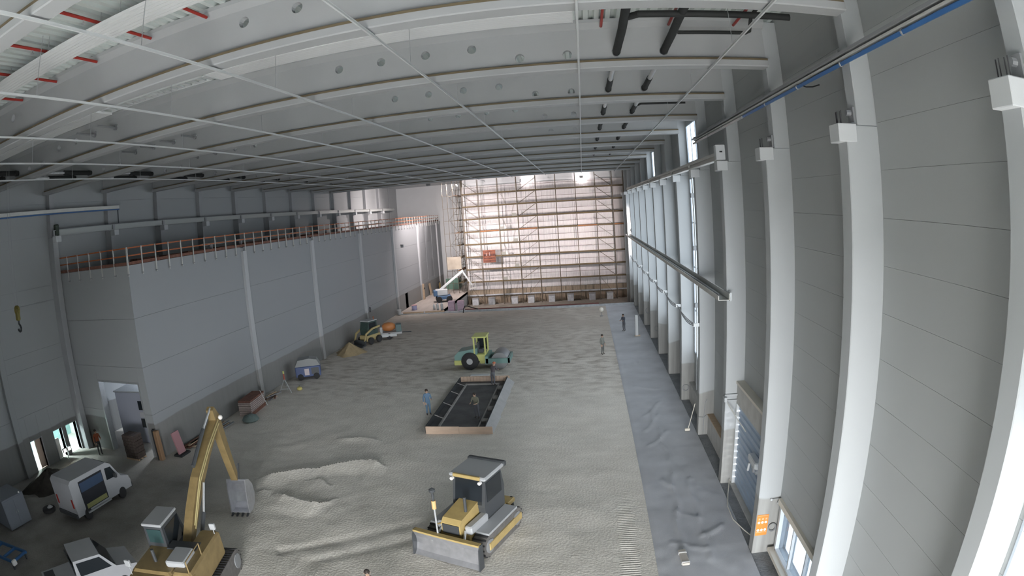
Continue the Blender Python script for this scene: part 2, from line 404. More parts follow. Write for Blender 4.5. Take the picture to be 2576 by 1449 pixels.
# ground-floor window between the first two columns, beige lintel bar over it
o = struct('window_%d' % wn); wn += 1
y0, y1, z0, z1 = OPEN[0][0]
CREAM = mat('cream_frame', (.66, .62, .54), .6)
MB().box(XW - .10, XW + .2, y0 - .1, y0 + .05, z0, z1).box(XW - .10, XW + .2, y1 - .05, y1 + .1, z0, z1).box(XW - .10, XW + .2, y0, y1, z0, z0 + .09).build('window_frame', WHITE, o)
MB().box(XW - .12, XW + .2, y0 - .3, y1 + .3, z1, z1 + .22).build('lintel', CREAM, o)
MB().box(XW - .30, XW + .2, y0 - .3, y1 + .25, z0 - .16, z0).build('window_sill', CREAM, o)
for i in range(3):
    pbox('pane', PANE, XW + .05, XW + .06, y0 + (y1 - y0) * i / 3 + .03, y0 + (y1 - y0) * (i + 1) / 3 - .03, z0, z1, o)
    if i: pbox('mullion', WHITE, XW - .05, XW + .12, y0 + (y1 - y0) * i / 3 - .04, y0 + (y1 - y0) * i / 3 + .04, z0, z1, o)

# roller door between the second and third column, concrete lintel above
dr = struct('door_1'); SLAT = mat('roller_slat', (.34, .42, .52), .45, .1, var=.06, vscale=2)
y0, y1 = 18.25, 23.55
LINT = mat('lintel_concrete', (.55, .54, .51), .8, var=.2, vscale=2)
MB().box(6.45, XW + .35, 18.15, 23.65, 3.95, 4.85).build('lintel', LINT, dr)
MB().box(6.40, XW + .30, 18.15, 23.65, 4.85, 4.97).build('lintel_cap', CREAM, dr)
nz = 12
for i in range(nz):
    z0 = .06 + i * 3.9 / nz
    s_ = MB().prism([(6.62, z0), (6.56, z0 + .05), (6.56, z0 + .24), (6.62, z0 + .30), (6.70, z0 + .30), (6.70, z0)], y0, y1, 'y')
    s_.build('slat', SLAT, dr)
for yy in (y0 - .06, y1 - .04): MB().cbox(6.42, 6.72, yy, yy + .1, 0, 3.97, .015).build('guide_rail', WHITE, dr)
MB().box(6.35, 6.75, 18.2, 23.6, 0, .06).build('threshold', LINT, dr)

# ---- left side: main wall far left, low wing with a roof terrace, return wall
XL = -33.0; WX = -25.2; WY = 24.6; WZ = 11.75
wl = struct('wall_left')
LO = [(19.15, 20.25, 0., 2.0), (21.45, 22.35, 0., 2.0), (22.75, 23.85, 0., 2.0)]
lc = MB()
for r in rects(FY, 101, 0, 18.66, LO): lc.box(XL - .4, XL - .06, r[0], r[1], r[2], r[3])
lc.build('wall_core', GREYM, wl)
LS = [0., 3.66, 6.42, 7.33, 10.22, 11.15, 14.3, 16.4, 18.6]
for k in range(-6, 15):
    y0, y1 = max(YK(k) + .5 + .35, FY), min(YK(k + 1) + .35, 100.9)
    for a, c in zip(LS[:-1], LS[1:]):
        if y0 > WY + 1 and c < WZ: continue
        for r in rects(y0, y1, a, c, LO): pbox('panel', LEFTM, XL - .07, XL, r[0] + .004, r[1] - .004, r[2] + .006, r[3] - .006, wl)
# bright rooms beyond the three openings
LEAF = mat('door_leaf_tan', (.55, .42, .33), .6); TEAL = mat('teal_wall', (.35, .58, .58), .7, var=.25, vscale=2); PALE = mat('pale_room', (.70, .68, .64), .8)
for i, (a, c, zz0, zz1) in enumerate(LO):
    o = struct('door_%d' % (i + 2))
    MB().box(XL - .45, XL + .03, a - .06, a, 0, zz1 + .06).box(XL - .45, XL + .03, c, c + .06, 0, zz1 + .06).box(XL - .45, XL + .03, a, c, zz1, zz1 + .06).build('door_frame', GREYM, o)
    if i == 0: MB().box(XL - .30, XL - .25, a + .55, c, .02, zz1).build('door_leaf', LEAF, o)
    if i == 1: MB().box(XL - .25, XL - .2, a, a + .5, .02, zz1 - .6).build('door_leaf', PALE, o)
MB().box(XL - 4.2, XL - 4.0, 17, 26, -.05, 3.0).build('room_wall', TEAL, wl)
MB().box(XL - 4.2, XL - .4, 16.8, 17, -.05, 3.0).box(XL - 4.2, XL - .4, 26, 26.2, -.05, 3.0).box(XL - 4.2, XL - .4, 16.8, 26.2, 3.0, 3.1).build('room_side', PALE, wl)
MB().box(XL - 4.2, XL - .4, 16.8, 26.2, -.1, -.02).build('room_floor', PALE, wl)
def added_room_lamp(label, loc, power, color):  # unseen lamps added to brighten the rooms behind the left openings
    t = thing('added_ceiling_lamp', label, 'lamp', loc)
    MB().cbox(-.6, .6, -.08, .08, 0, .07, .015).build('housing', WHITE, t); MB().box(-.55, .55, -.06, .06, -.01, 0).build('tube', mat('tube_glow', (1., 1., 1.), .4, emit=8.), t)
    l = bpy.data.lights.new('tube_light', 'AREA'); l.shape = 'RECTANGLE'; l.size = 1.1; l.size_y = .2; l.energy = power; l.color = color
    o = bpy.data.objects.new('tube_light', l); col.objects.link(o); o.parent = t; o.location = (0, 0, -.03)
added_room_lamp('Added strip lamp lighting the room behind the left doorways', (XL - 2.2, 21.4, 2.92), 260, (.85, 1., 1.))
added_room_lamp('Added strip lamp lighting the room behind the tall left opening', (-27.6, 29.6, 5.1), 160, (.85, .92, 1.))

# wing wall along the hall
ww = struct('wall_left_wing')
MB().box(WX - .5, WX - .06, WY + .12, 101, 0, WZ - .1).build('wall_core', GREYM, ww)
WS = [0., 2.8, 5.73, 8.66, WZ]
PIL = [25.0, 37.6, 49.55, 61.95, 73.75, 85.7, 97.6]
DW = [(77.4, 78.7, 0, 2.15)]
for i, (p0, p1) in enumerate(zip([WY - .25] + PIL[1:], PIL[1:] + [101.0])):
    for a, c in zip(WS[:-1], WS[1:]):
        for r in rects(p0 + .25, p1 - .25, a, c, DW if a == 0 else []): pbox('panel', WINGM, WX - .07, WX, r[0] + .005, r[1] - .005, r[2] + .007, r[3] - .007, ww)
PILM = mat_based('pilaster_paint', (.46, .475, .49), (.34, .34, .335), 2.25, .08, .35)
for y_ in PIL[1:]: pbox('pilaster', PILM, WX - .05, WX + .22, y_ - .25, y_ + .25, 0, WZ - .3, ww)
MB().box(WX - .12, WX - .06, 77.4, 78.7, 0, 2.15).build('door_leaf', mat('dark_door', (.05, .06, .075), .5), ww)
# return wall facing the camera, with a tall opening
wt = struct('wall_left_return')
RO = (-30.1, -25.85, 0., 4.7)
for r in rects(XL, WX - .1, 0, WZ - .1, [RO]): MB().box(r[0], r[1], WY + .06, WY + .4, r[2], r[3]).build('wall_core', GREYM, wt)
for a, c in zip(WS[:-1], WS[1:]):
    for r in rects(XL + .02, WX, a, c, [RO]): pbox('panel', LEFTM, r[0] + .005, r[1] - .005, WY, WY + .07, r[2] + .007, r[3] - .007, wt)
MB().box(RO[0] - .02, RO[0] + .1, WY - .03, WY + .45, 0, RO[3]).box(RO[1] - .1, RO[1] + .02, WY - .03, WY + .45, 0, RO[3]).box(RO[0], RO[1], WY - .03, WY + .45, RO[3], RO[3] + .1).build('opening_frame', GALV, wt)
rm = struct('wall_left_room')
MB().box(XL, WX - .6, 31, 31.2, 0, 5.2).box(XL, WX - .6, WY + .4, 31, 5.2, 5.4).build('room_shell', mat('room_white', (.72, .75, .80), .7), rm)
# wing roof slab
o = MB().box(XL, WX - .1, WY + .1, 101, WZ - .3, WZ - .06).build('floor_terrace', GREYM); o['kind'] = 'structure'

# ---- back of the hall: lit wall behind the sheeted scaffold
wb = struct('wall_back')
MB().box(-19.3, 7.2, 92.4, 92.7, -2.4, 18.2).build('wall_plate', WHITE, wb)
MB().box(-33.3, -19.0, 100.6, 100.9, -.4, 18.2).build('wall_plate', WHITE, wb)
MB().box(-19.3, -19.0, 92.4, 100.6, -2.4, 18.2).build('wall_plate', WHITE, wb)
MB().box(-19.6, -19.3, 73.4, 92.4, -2.4, -.01).build('pit_side', KERB, wb)
# ================================================================== COLUMNS AND BEAMS
BOLT = mat('bolt_steel', (.08, .08, .085), .5, .5)
def col_label(i): return '%s white precast column from the camera along the right wall' % ORD[i].capitalize()
def right_column(k, i):
    y = YK(k); gx = -2.0 if y > 72.7 else 0.
    t = thing('concrete_column', col_label(i), 'column', (0, y, gx), 0, 'precast columns along the right wall')
    MB().cbox(5.92, XW + .05, 0, .5, 0, 14.3 - gx, .02).build('shaft', COLM, t)
    MB().cbox(6.25, XW + .05, .02, .48, 14.3 - gx, 18.5 - gx, .015).build('upper_shaft', COLM, t)
    MB().cbox(5.72, 6.2, -.012, .512, 13.92 - gx, 14.33 - gx, .015).build('corbel', WHITE, t)
    if k <= 1:
        for j in range(4): MB().cyl((5.86 + .03 * (j % 2), .08 + .11 * j, 14.3 - gx), (5.86 + .03 * (j % 2), .08 + .11 * j, 14.62 - gx), .014, n=6).build('anchor_bolt', BOLT, t)
        br = MB().box(6.12, 6.26, .1, .38, 14.33 - gx, 14.37 - gx).box(6.2, 6.26, .1, .38, 14.37 - gx, 14.72 - gx)
        br.cyl((6.2, .24, 14.6 - gx), (6.08, .24, 14.6 - gx), .07, n=8); br.build('bracket', GREYM, t)
    return t
for i, k in enumerate(range(-1, 13)): right_column(k, i)

LCOL = mat('left_column_shade_grey', (.36, .37, .38), .7, var=.1, vscale=1)  # grey toned down in colour for the shade on these columns
def left_column(k, i):
    y = YK(k) + .35
    t = thing('concrete_column', '%s pale column from the terrace corner on the upper left wall' % ORD[i].capitalize(), 'column', (0, y, 0), 0, 'columns on the upper left wall')
    z0 = WZ - .06 if y > WY else 0
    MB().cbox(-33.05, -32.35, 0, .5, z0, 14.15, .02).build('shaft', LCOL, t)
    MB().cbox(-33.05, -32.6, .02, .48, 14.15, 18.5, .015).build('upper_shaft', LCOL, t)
    MB().cbox(-32.4, -31.9, 0, .5, 13.8, 14.2, .02).build('corbel', WHITE, t)
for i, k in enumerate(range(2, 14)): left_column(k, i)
# one more column stands in front of the corner, nearer the camera
t = thing('concrete_column', 'Pale full-height column by the dark doorways on the left wall', 'column', (0, 17.9, 0))
MB().cbox(-33.05, -32.7, 0, .5, 0, 18.5, .02).build('shaft', LEFTM, t)

HR = [(-7.55, 17.88), (-6.05, 17.88), (-4.55, 17.88), (-3.05, 17.88), (-1.57, 17.43), (-.1, 17.43), (1.41, 17.43), (2.9, 17.43)]
CXM = (-32.2 + 6.25) / 2
HOLES = sorted(HR + [(2 * CXM - x_, z_) for x_, z_ in HR])
ZB0, ZB1, ZW1, ZT1 = 16.9, 17.13, 18.26, 18.5
def web_mesh():
    b = MB(); y0, y1 = -.09, .09; n = 16; hr = .145
    x = -32.6
    def slab(xa, xb): b.box(xa, xb, y0, y1, ZB1 - .05, ZW1)
    for hx, hz in HOLES:
        xa, xb = hx - .4, hx + .4
        slab(x, xa); x = xb
        # ring from a square cell boundary to the hole
        def edge(t):
            c_, s_ = math.cos(t), math.sin(t); k_ = .4 / max(abs(c_), abs(s_)); return hx + c_ * k_, hz + s_ * k_
        zs0, zs1 = ZB1 - .05, ZW1
        vs = []
        for yy in (y0, y1):
            for j in range(n):
                t_ = 2 * PI * (j + .5) / n - PI / n
                ex, ez = edge(t_)
                ez = zs0 + (ez - (hz - .4)) / .8 * (zs1 - zs0)
                vs.append((ex, yy, ez))
            for j in range(n):
                t_ = 2 * PI * (j + .5) / n - PI / n
                vs.append((hx + hr * math.cos(t_), yy, hz + hr * math.sin(t_)))
        fs = []
        for j in range(n):
            q = (j + 1) % n
            fs += [(j, q, n + q, n + j), (2 * n + q, 2 * n + j, 3 * n + j, 3 * n + q), (n + j, n + q, 3 * n + q, 3 * n + j)]
        b.add(vs, fs)
    slab(x, 6.25)
    return b
beam_meshes = None
for i, k in enumerate(range(-2, 11)):
    yc = YK(k) + .03
    t = thing('roof_beam', '%s concrete roof beam from the camera, spanning the hall' % ORD[i].capitalize(), 'beam', (0, yc, 0), 0, 'roof beams with round holes')
    if beam_meshes is None:
        o1 = web_mesh().build('web', BEAMW, t)
        o2 = MB().prism([(-.275, ZB0 + .03), (-.245, ZB0), (.245, ZB0), (.275, ZB0 + .03), (.275, ZB1), (.1, ZB1 + .08), (-.1, ZB1 + .08), (-.275, ZB1)], -32.6, 6.28, 'x').build('bottom_flange', BEAMW, t)
        o3 = MB().prism([(-.32, ZW1 + .12), (-.09, ZW1 - .03), (.09, ZW1 - .03), (.32, ZW1 + .12), (.32, ZT1), (-.32, ZT1)], -32.6, 6.28, 'x').build('top_flange', BEAMW, t)
        o4 = MB().box(-32.4, 6.25, -.285, -.20, ZB1 - .03, ZB1 + .035).build('seam_strip', BROWN, t)
        beam_meshes = [(o.name.split('.')[0], o.data) for o in (o1, o2, o3, o4)]
    else:
        for nme, me in beam_meshes:
            o = bpy.data.objects.new(nme, me); col.objects.link(o); o.parent = t

# ---- light trunking rails hanging just under the beams
RAILW = mat('white_rail', (.52, .54, .54), .5)
RX = [4.32, .21, -4.22, -8.37, -12.52, -16.9, -21.3, -25.55]
for i, x_ in enumerate(RX):
    t = thing('light_rail', '%s white lighting rail from the right, slung under the roof beams' % ORD[i].capitalize(), 'rail', (x_, 0, 16.82), 0, 'lighting rails under the roof')
    yend = 78.5 if i in (0, 1, 2) else 76.0
    MB().box(-.022, .022, FY + .2, 72.0, -.03, .02).build('channel', RAILW, t)
    MB().box(-.03, .03, FY + .2, 72.0, .02, .03).build('cover', RAILW, t)
    if i in (4, 5): MB().box(-.03, .03, 72.0, yend, -.03, .02).build('end_piece', RAILW, t)
    for k in range(-2, 11):
        yc = YK(k) + .03
        o = pbox('hanger', GALV, -.006, .006, yc + 2.99, yc + 3.01, .03, 1.66, t)

# ---- radiant ceiling panels between the first beams
def radiant(label, x0, x1, yc):
    t = thing('radiant_panel', label, 'ceiling panel', (0, yc, 17.93), 0, 'ribbed radiant ceiling panels')
    MB().box(x0, x1, -.48, .48, .03, .09).build('tray', RADI, t)
    for j in range(6): pbox('rib', RADI, x0, x1, -.475 + j * .16, -.475 + j * .16 + .145, 0, .03, t)
    MB().box(x0 - .03, x0, -.48, .48, -.01, .09).build('end_cap', RADI, t); MB().box(x1, x1 + .03, -.48, .48, -.01, .09).build('end_cap', RADI, t)
    for xx_ in np.arange(x0 + 1, x1, 3.): pbox('hanger', GALV, xx_ - .006, xx_ + .006, -.4, -.388, .09, .57, t)
radiant('White ribbed ceiling panel behind the first full beam, right of the ladder tray', -11.2, .12, YK(1) - 2.25)
radiant('White ribbed ceiling panel behind the first full beam, far left of the ladder tray', -31.5, -16.9, YK(1) - 2.25)
radiant('White ribbed ceiling panel nearest the camera, crossed by red pipes', -31.5, 4.6, YK(0) - 2.33)

# ladder-shaped cable tray between two radiant panels
t = thing('cable_ladder', 'Ladder-shaped cable tray between two ribbed ceiling panels', 'cable tray', (0, YK(1) - 2.25, 17.95))
MB().box(-16.7, -11.5, -.32, -.28, 0, .1).build('side_rail', RAILW, t); MB().box(-16.7, -11.5, .28, .32, 0, .1).build('side_rail', RAILW, t)
for xx_ in np.arange(-16.5, -11.5, .33): pbox('rung', RAILW, xx_, xx_ + .16, -.28, .28, .02, .05, t)

# ---- red sprinkler pipes running along the hall above the beams' lower flange
for i, (x_, ya_, yb_) in enumerate([(-6.15, 5.9, 11.3), (-8.55, 5.9, 11.3), (-10.53, 5.9, 11.3), (-12.88, 5.9, 11.3), (-15.05, 5.9, 11.3), (-17.3, 5.9, 11.3), (-19.6, 5.9, 11.3), (1.0, 12., 17.3), (5.2, 12., 17.3), (3.1, 12., 17.3)]):
    lab = ('%s red sprinkler pipe from the right under the deck nearest the camera' % ORD[i].capitalize()) if i < 7 else ['Red sprinkler pipe left of the black pipes behind the first beam', 'Red sprinkler pipe by the right wall behind the first beam', 'Red sprinkler pipe beside the upright black duct'][i - 7]
    t = thing('sprinkler_pipe', lab, 'pipe', (x_, 0, 18.22), 0, 'red sprinkler pipes')
    MB().cyl((0, ya_, 0), (0, yb_, 0), .045, n=8).build('pipe', RED, t, True)
    ym = (ya_ + yb_) / 2
    MB().cyl((0, ym, 0), (0, ym, -.12), .02, n=6).lathe([(.03, -.02), (.06, -.01), (.06, 0)], (0, ym, -.13), 8).build('sprinkler_head', GALV, t)
    MB().box(-.008, .008, ym + .6, ym + .62, .04, .3).box(-.06, .06, ym + .58, ym + .64, -.06, -.045).build('hanger', GALV, t)

# ---- insulated pipes through the beam holes, both sides of the hall
def duct(label, x_, segs, extra=None):
    t = thing('insulated_pipe', label, 'pipe', (x_, 0, 17.43), 0, 'insulated pipes through the beam holes')
    for a, c, mm, r in segs:
        nm = 'foam_sleeve' if mm is BLACK else 'foil_sleeve'
        b_ = MB().cyl((0, a, 0), (0, c, 0), r, n=12)
        if mm is BLACK: b_.lathe([(r, -.14), (r * 1.13, -.12), (r * 1.13, .0), (r, .02)], (0, c - .15, 0), 12, axis='y')
        b_.build(nm, mm, t, True)
    if extra:
        for nm, b_ in extra: b_.build(nm, BLACK, t, True)
    return t
rs = []
for k in range(1, 11): rs += [(YK(k) + .12, YK(k) + 3.9, SILVER if k < 3 else BLACK, .09), (YK(k) + 3.9, YK(k + 1) - .05, BLACK, .115)]
up = MB().tube([(0, YK(1) - .05, .0), (.1, 15.9, .25), (.14, 15.2, .42), (.14, 12.2, .5)], .125, 12)
duct('Black insulated pipe through the beam holes, left one of the right pair', 1.41, rs, [('foam_riser', up), ('foam_branch', MB().tube([(.25, 15.35, .42), (.5, 15.0, .38), (1.0, 14.98, .37), (4.83, 14.96, .37)], .10, 12))])
up = MB().tube([(0, YK(1) - .05, .0), (.12, 16.4, .22), (.2, 15.7, .4), (.22, 12.2, .5)], .125, 12)
duct('Black insulated pipe through the beam holes, right one of the right pair', 2.9, rs, [('foam_riser', up), ('foam_branch', MB().tube([(.35, 16.75, .36), (.7, 16.78, .37), (2.5, 16.72, .37), (2.62, 16.7, .42), (2.62, 16.3, .8), (2.62, 15.1, .85)], .06, 10))])
t = thing('insulated_pipe', 'Thin black pipe turning right behind the third beam', 'pipe', (0, 28.0, 17.43), 0, 'insulated pipes through the beam holes')
MB().tube([(2.95, 0, .02), (3.2, -.1, .1), (3.6, -.1, .1), (5.4, -.1, .1)], .05, 8).build('foam_sleeve', BLACK, t, True)
ls = []
for k in range(0, 9): ls += [(YK(k) + .12, YK(k) + 3.6, SILVER, .07), (YK(k) + 3.6, YK(k + 1) - .05, BLACK, .135)]
duct('Thick black pipe through the beam holes, inner one of the left pair', 2 * CXM - 1.16, ls)
duct('Thick black pipe through the beam holes, outer one of the left pair', 2 * CXM - 2.86, ls)
# short capped pipe stubs at the left beam holes
n_ = 0
for k, xs_ in ((1, (-18.4, -19.9, -24.4)), (2, (-18.4, -19.9, -21.4, -22.9)), (3, (-21.4, -22.9)), (4, (-21.4, -22.9)), (5, (-22.9, -21.4))):
    for x_ in xs_:
        zz = 17.85 if x_ > -24 else 17.4
        t = thing('pipe_stub', 'Grey capped pipe stub, %s from the right in the web of beam %s' % (ORD[sorted(xs_, reverse=True).index(x_)], ORD[k + 2]), 'pipe', (x_, YK(k) - .06, zz), 0, 'capped pipe stubs in the beam webs')
        MB().cyl((0, -1.2 if k < 3 else -.35, 0), (0, 0, 0), .05, n=8).build('pipe', GREYM, t, True)
        MB().cyl((0, -.1, -.02), (0, .0, -.02), .10, n=10).build('cap', GREYM, t, True); n_ += 1

# ================================================================== RIGHT WALL FITTINGS
# high conductor tray with a blue power rail
t = thing('conductor_rail', 'Long grey conductor rail with blue strip high on the right columns', 'rail', (6.12, 0, 15.7))
MB().box(-.09, .1, FY + .3, 30.3, .20, .27).build('cover', GREYM, t)
MB().box(-.07, .10, FY + .3, 29.8, .10, .14).build('carrier', STEEL, t)
MB().prism([(-.05, .04), (-.02, -.03), (.03, -.02), (.05, .03), (.03, .07), (-.02, .07)], FY + .3, 20.5, 'y').build('power_strip', BLUE, t)
MB().prism([(-.05, .04), (-.02, -.03), (.03, -.02), (.05, .03), (.03, .07), (-.02, .07)], 20.5, 30.3, 'y').build('power_strip', GALV, t)
for yy in np.arange(3.0, 30, 2.95): MB().lathe([(.05, 0), (.075, .01), (.075, .05), (.05, .06)], (.01, yy, .03), 10, axis='y').build('clamp', GREYM, t)
for k in range(-2, 4): pbox('bracket', GALV, -.06, .15, YK(k) + .2, YK(k) + .26, .28, .33, t)
MB().tube([(-.02, 14.5, .02), (.02, 14.25, -.08), (.08, 13.95, -.13), (.13, 13.6, -.14)], .018, 6).build('cable_loop', BLACK, t)

# crane runway girder on the corbels, from the third column on
t = thing('crane_runway', 'Pale steel crane girder resting on the right column corbels', 'crane girder', (5.78, 0, 14.33))
for k in range(2, 10):
    a, c = YK(k) - (.35 if k == 2 else -.25), YK(k + 1) + .25
    MB().box(-.14, .14, a, c, 0, .03).box(-.13, .13, a, c, .29, .32).box(-.02, .02, a, c, .03, .29).box(-.13, -.1, a, c, .2, .3).build('girder_section', STEEL, t)
    pbox('stiffener', STEEL, -.12, .12, c - .04, c + .04, 0, .31, t)
MB().box(-.03, .03, YK(2) - .2, YK(10), .32, .36).build('crane_rail', GREYM, t)
MB().cbox(-.2, .2, YK(2) - .55, YK(2) - .2, 0, .62, .02).build('end_stop', WHITE, t)
MB().box(-.05, .07, YK(2) - .57, YK(2) - .545, .3, .36).build('stop_plate', DARK, t)

# lower U-shaped channel on the columns
t = thing('cable_channel', 'Wide grey steel channel mounted halfway up the right columns', 'cable tray', (0, 0, 8.62))
MB().box(5.42, 5.915, 23.1, 74.5, 0, .03).box(5.42, 5.45, 23.1, 74.5, .03, .2).box(5.885, 5.915, 23.1, 74.5, .03, .28).build('channel', STEEL, t)
MB().box(5.66, 5.72, 24.2, 74.3, .03, .12).build('divider', GREYM, t)
for k in range(2, 11): pbox('bracket', GREYM, 5.5, 5.918, YK(k) + .15, YK(k) + .23, -.08, 0, t)
MB().box(5.92, 5.99, 23.06, 23.4, -.03, .32).build('end_bracket', GALV, t)

# bundle of cables sagging between brackets lower down
t = thing('cable_bundle', 'Bundle of grey cables strung along the right columns below the channel', 'cable', (5.72, 0, 6.25))
for j in range(3):
    pts = []
    for k in range(3, 10):
        for u_ in range(6):
            s_ = u_ / 6; pts.append((.04 * j - .04, YK(k) + .25 + s_ * D, -.16 * math.sin(PI * s_) * (1 + .5 * j) - .06 * j))
    pts.append((0, YK(10) + .25, -.05 * j)); MB().tube(pts, .028, 6).build('cable', GREYM, t, True)
for k in range(3, 11): MB().box(-.12, .2, YK(k) + .1, YK(k) + .16, -.12, .06).cyl((-.1, YK(k) + .13, -.14), (-.1, YK(k) + .13, .1), .02, n=6).build('bracket', GALV, t)

# downpipe with clips beside the tall window
t = thing('downpipe', 'Grey vertical pipe beside the tall window strip on the right wall', 'pipe', (6.6, 33.9, 0))
MB().cyl((0, 0, 1.22), (0, 0, 14.1), .055, n=8).build('pipe', GALV, t, True)
for z_ in (6.4, 9.8, 12.9): MB().cbox(-.16, .12, -.12, .12, z_, z_ + .26, .02).build('junction_box', GREYM, t)

# column C: lamp bracket frame; roller door motor
t = thing('wall_bracket', 'Galvanised triangular arm on the column beside the roller door', 'bracket', (5.92, 23.6, 4.05))
MB().box(-.05, .75, -.06, -.02, .28, .36).box(-.05, .75, -.06, -.02, .06, .1).box(.71, .77, -.08, .0, -.35, .4).build('arm', GALV, t)
MB().tube([(-.05, -.05, .2), (.35, -.9, -.5), (.62, -1.4, -.9)], .025, 6).build('strut', STEEL, t); MB().box(-.12, .0, -.3, .0, .1, .3).build('pulley_block', GALV, t)
t = thing('door_motor', 'White motor unit with cable fixed across the blue roller door', 'motor', (6.35, 19.6, 2.6))
MB().cbox(-.1, .2, 0, 1.05, 0, .28, .04).build('housing', WHITE, t)
MB().cyl((-.02, .3, .0), (-.02, .3, -.22), .08, n=10).build('gearbox', GREYM, t)
MB().box(.05, .2, .25, .95, -.35, .0).build('mounting_plate', GALV, t)
MB().cyl((-.05, .9, -.1), (-.08, .95, -.45), .05, n=8).build('handle', WHITE, t)

# poster with six white dots, cable ring, hook lamp on column B
POST = mat('orange_print', (.66, .25, .045), .6); PWH = mat('white_print', (.9, .88, .86), .6); PTXT = mat('pale_orange_print', (.78, .42, .24), .6)
t = thing('safety_poster', 'Orange notice with two rows of three white dots on the near column', 'notice', (5.95, YK(1) - .012, .82))
MB().box(0, .45, 0, .008, 0, .9).build('sheet', POST, t)
for r_ in range(2):
    for c_ in range(3):
        MB().cyl((.09 + c_ * .135, -.006, .24 + r_ * .33), (.09 + c_ * .135, 0, .24 + r_ * .33), .052, n=16).build('dot', PWH, t)
for c_ in range(3): MB().box(.06 + c_ * .135, .13 + c_ * .135, -.004, 0, .68, .76).build('print_mark', PTXT, t)
MB().box(.03, .42, -.004, 0, .13, .155).build('print_line', PTXT, t); MB().box(.03, .42, -.004, 0, .85, .865).build('print_line', PTXT, t)
t = thing('cable_coil', 'Round coil of cable hanging beside the orange notice', 'cable', (6.58, YK(1) - .05, 1.15))
for j in range(3):
    MB().tube([((.13 + .012 * j) * math.cos(2 * PI * q / 20), -.015 * j, (.15 + .012 * j) * math.sin(2 * PI * q / 20)) for q in range(21)], .014, 6).build('loop', GREYM, t, True)
t = thing('hook_lamp', 'Small hooked work lamp above the cable coil on the near column', 'lamp', (6.45, YK(1) - .03, 2.35))
MB().tube([(0, 0, 0), (.1, -.04, .03), (.28, -.08, .02), (.33, -.08, -.06), (.3, -.06, -.14)], .015, 6).build('arm', GREYM, t, True)
MB().lathe([(.03, .06), (.05, .03), (.08, -.05), (.02, -.08)], (.25, -.08, -.1), 10).build('shade', GALV, t); MB().ball((-.05, -.02, 0), .05).build('clamp', WHITE, t)
# dark cable loops on the bare bases of the far columns
for i, (k, xr, zr, rr) in enumerate([(4, 6.2, .85, .2), (8, 6.35, 1.55, .26), (7, 6.5, .9, .22)]):
    t = thing('cable_coil', ['Dark cable looped around the base of the sixth right column', 'Small dark ring of cable on the tenth right column', 'Dark cable ring low on the ninth right column'][i], 'cable', (xr, YK(k) - .03, zr))
    MB().tube([(rr * math.cos(2 * PI * q / 18), 0, rr * math.sin(2 * PI * q / 18)) for q in range(19)], .03, 6).build('loop', GREYM, t, True)

# ================================================================== LEFT SIDE FITTINGS
t = thing('crane_runway', 'Dark grey crane girder running along the upper left wall', 'crane girder', (-32.05, 0, 14.2))
for k in range(2, 14):
    a, c = YK(k) + (.35 if k > 2 else .2), YK(k + 1) + .35
    MB().box(-.14, .14, a, c, 0, .03).box(-.14, .14, a, c, .35, .38).box(-.02, .02, a, c, .03, .35).build('girder_section', mat('runway_grey', (.40, .42, .41), .5, .2), t)
    pbox('stiffener', GREYM, -.13, .14, c - .1, c + .1, 0, .4, t)
MB().box(-.03, .03, 24.2, 95, .38, .42).build('crane_rail', GREYM, t)
MB().cbox(-.16, .16, 24.0, 24.35, 0, .75, .05).build('end_stop', mat('dark_green', (.03, .045, .03), .6), t)
t = thing('conductor_rail', 'Blue-edged conductor rail high on the left wall near the terrace', 'rail', (-32.1, 0, 15.6))
MB().box(-.05, .09, 2.0, 30.8, .1, .32).build('cover', STEEL, t)
MB().box(-.02, .1, 2.0, 30.8, .0, .08).build('power_strip', BLUE, t)
MB().cyl((0, 30.7, 0), (0, 30.7, -.95), .045, n=8).build('drop_pipe', mat('dark_pipe', (.05, .06, .065), .5), t)

# roof terrace railing with orange-brown rails
t = thing('terrace_railing', 'Long brown safety railing along the edge of the left roof terrace', 'railing', (WX, 0, WZ))
def railing(x0, y0, x1, y1, n, sub):
    for zz, mm, nm in ((1.0, ORANGE, 'top_rail'), (.55, ORANGE, 'middle_rail')):
        M = MB(); M.box(min(x0, x1) - .02, max(x0, x1) + .02, min(y0, y1) - .02, max(y0, y1) + .02, zz - .04, zz + .04); M.build(nm, mm, t)
    M = MB(); M.box(min(x0, x1) - .015, max(x0, x1) + .015, min(y0, y1) - .015, max(y0, y1) + .015, .02, .2); M.build('toe_board', RUST, t)
    for i in range(n + 1):
        u_ = i / n; x_, y_ = x0 + (x1 - x0) * u_, y0 + (y1 - y0) * u_
        pbox('post', STEEL, x_ - .03 + .04, x_ + .03 + .04, y_ - .03, y_ + .03, -.62, 1.05, t)
        if sub: pbox('clamp', GREYM, x_ - .02, x_ + .12, y_ - .06, y_ + .06, -.56, -.5, t)
railing(.05, WY - .06, .05, 99.5, 56, True)
railing(-7.6, WY - .06, 0, WY - .06, 6, True)
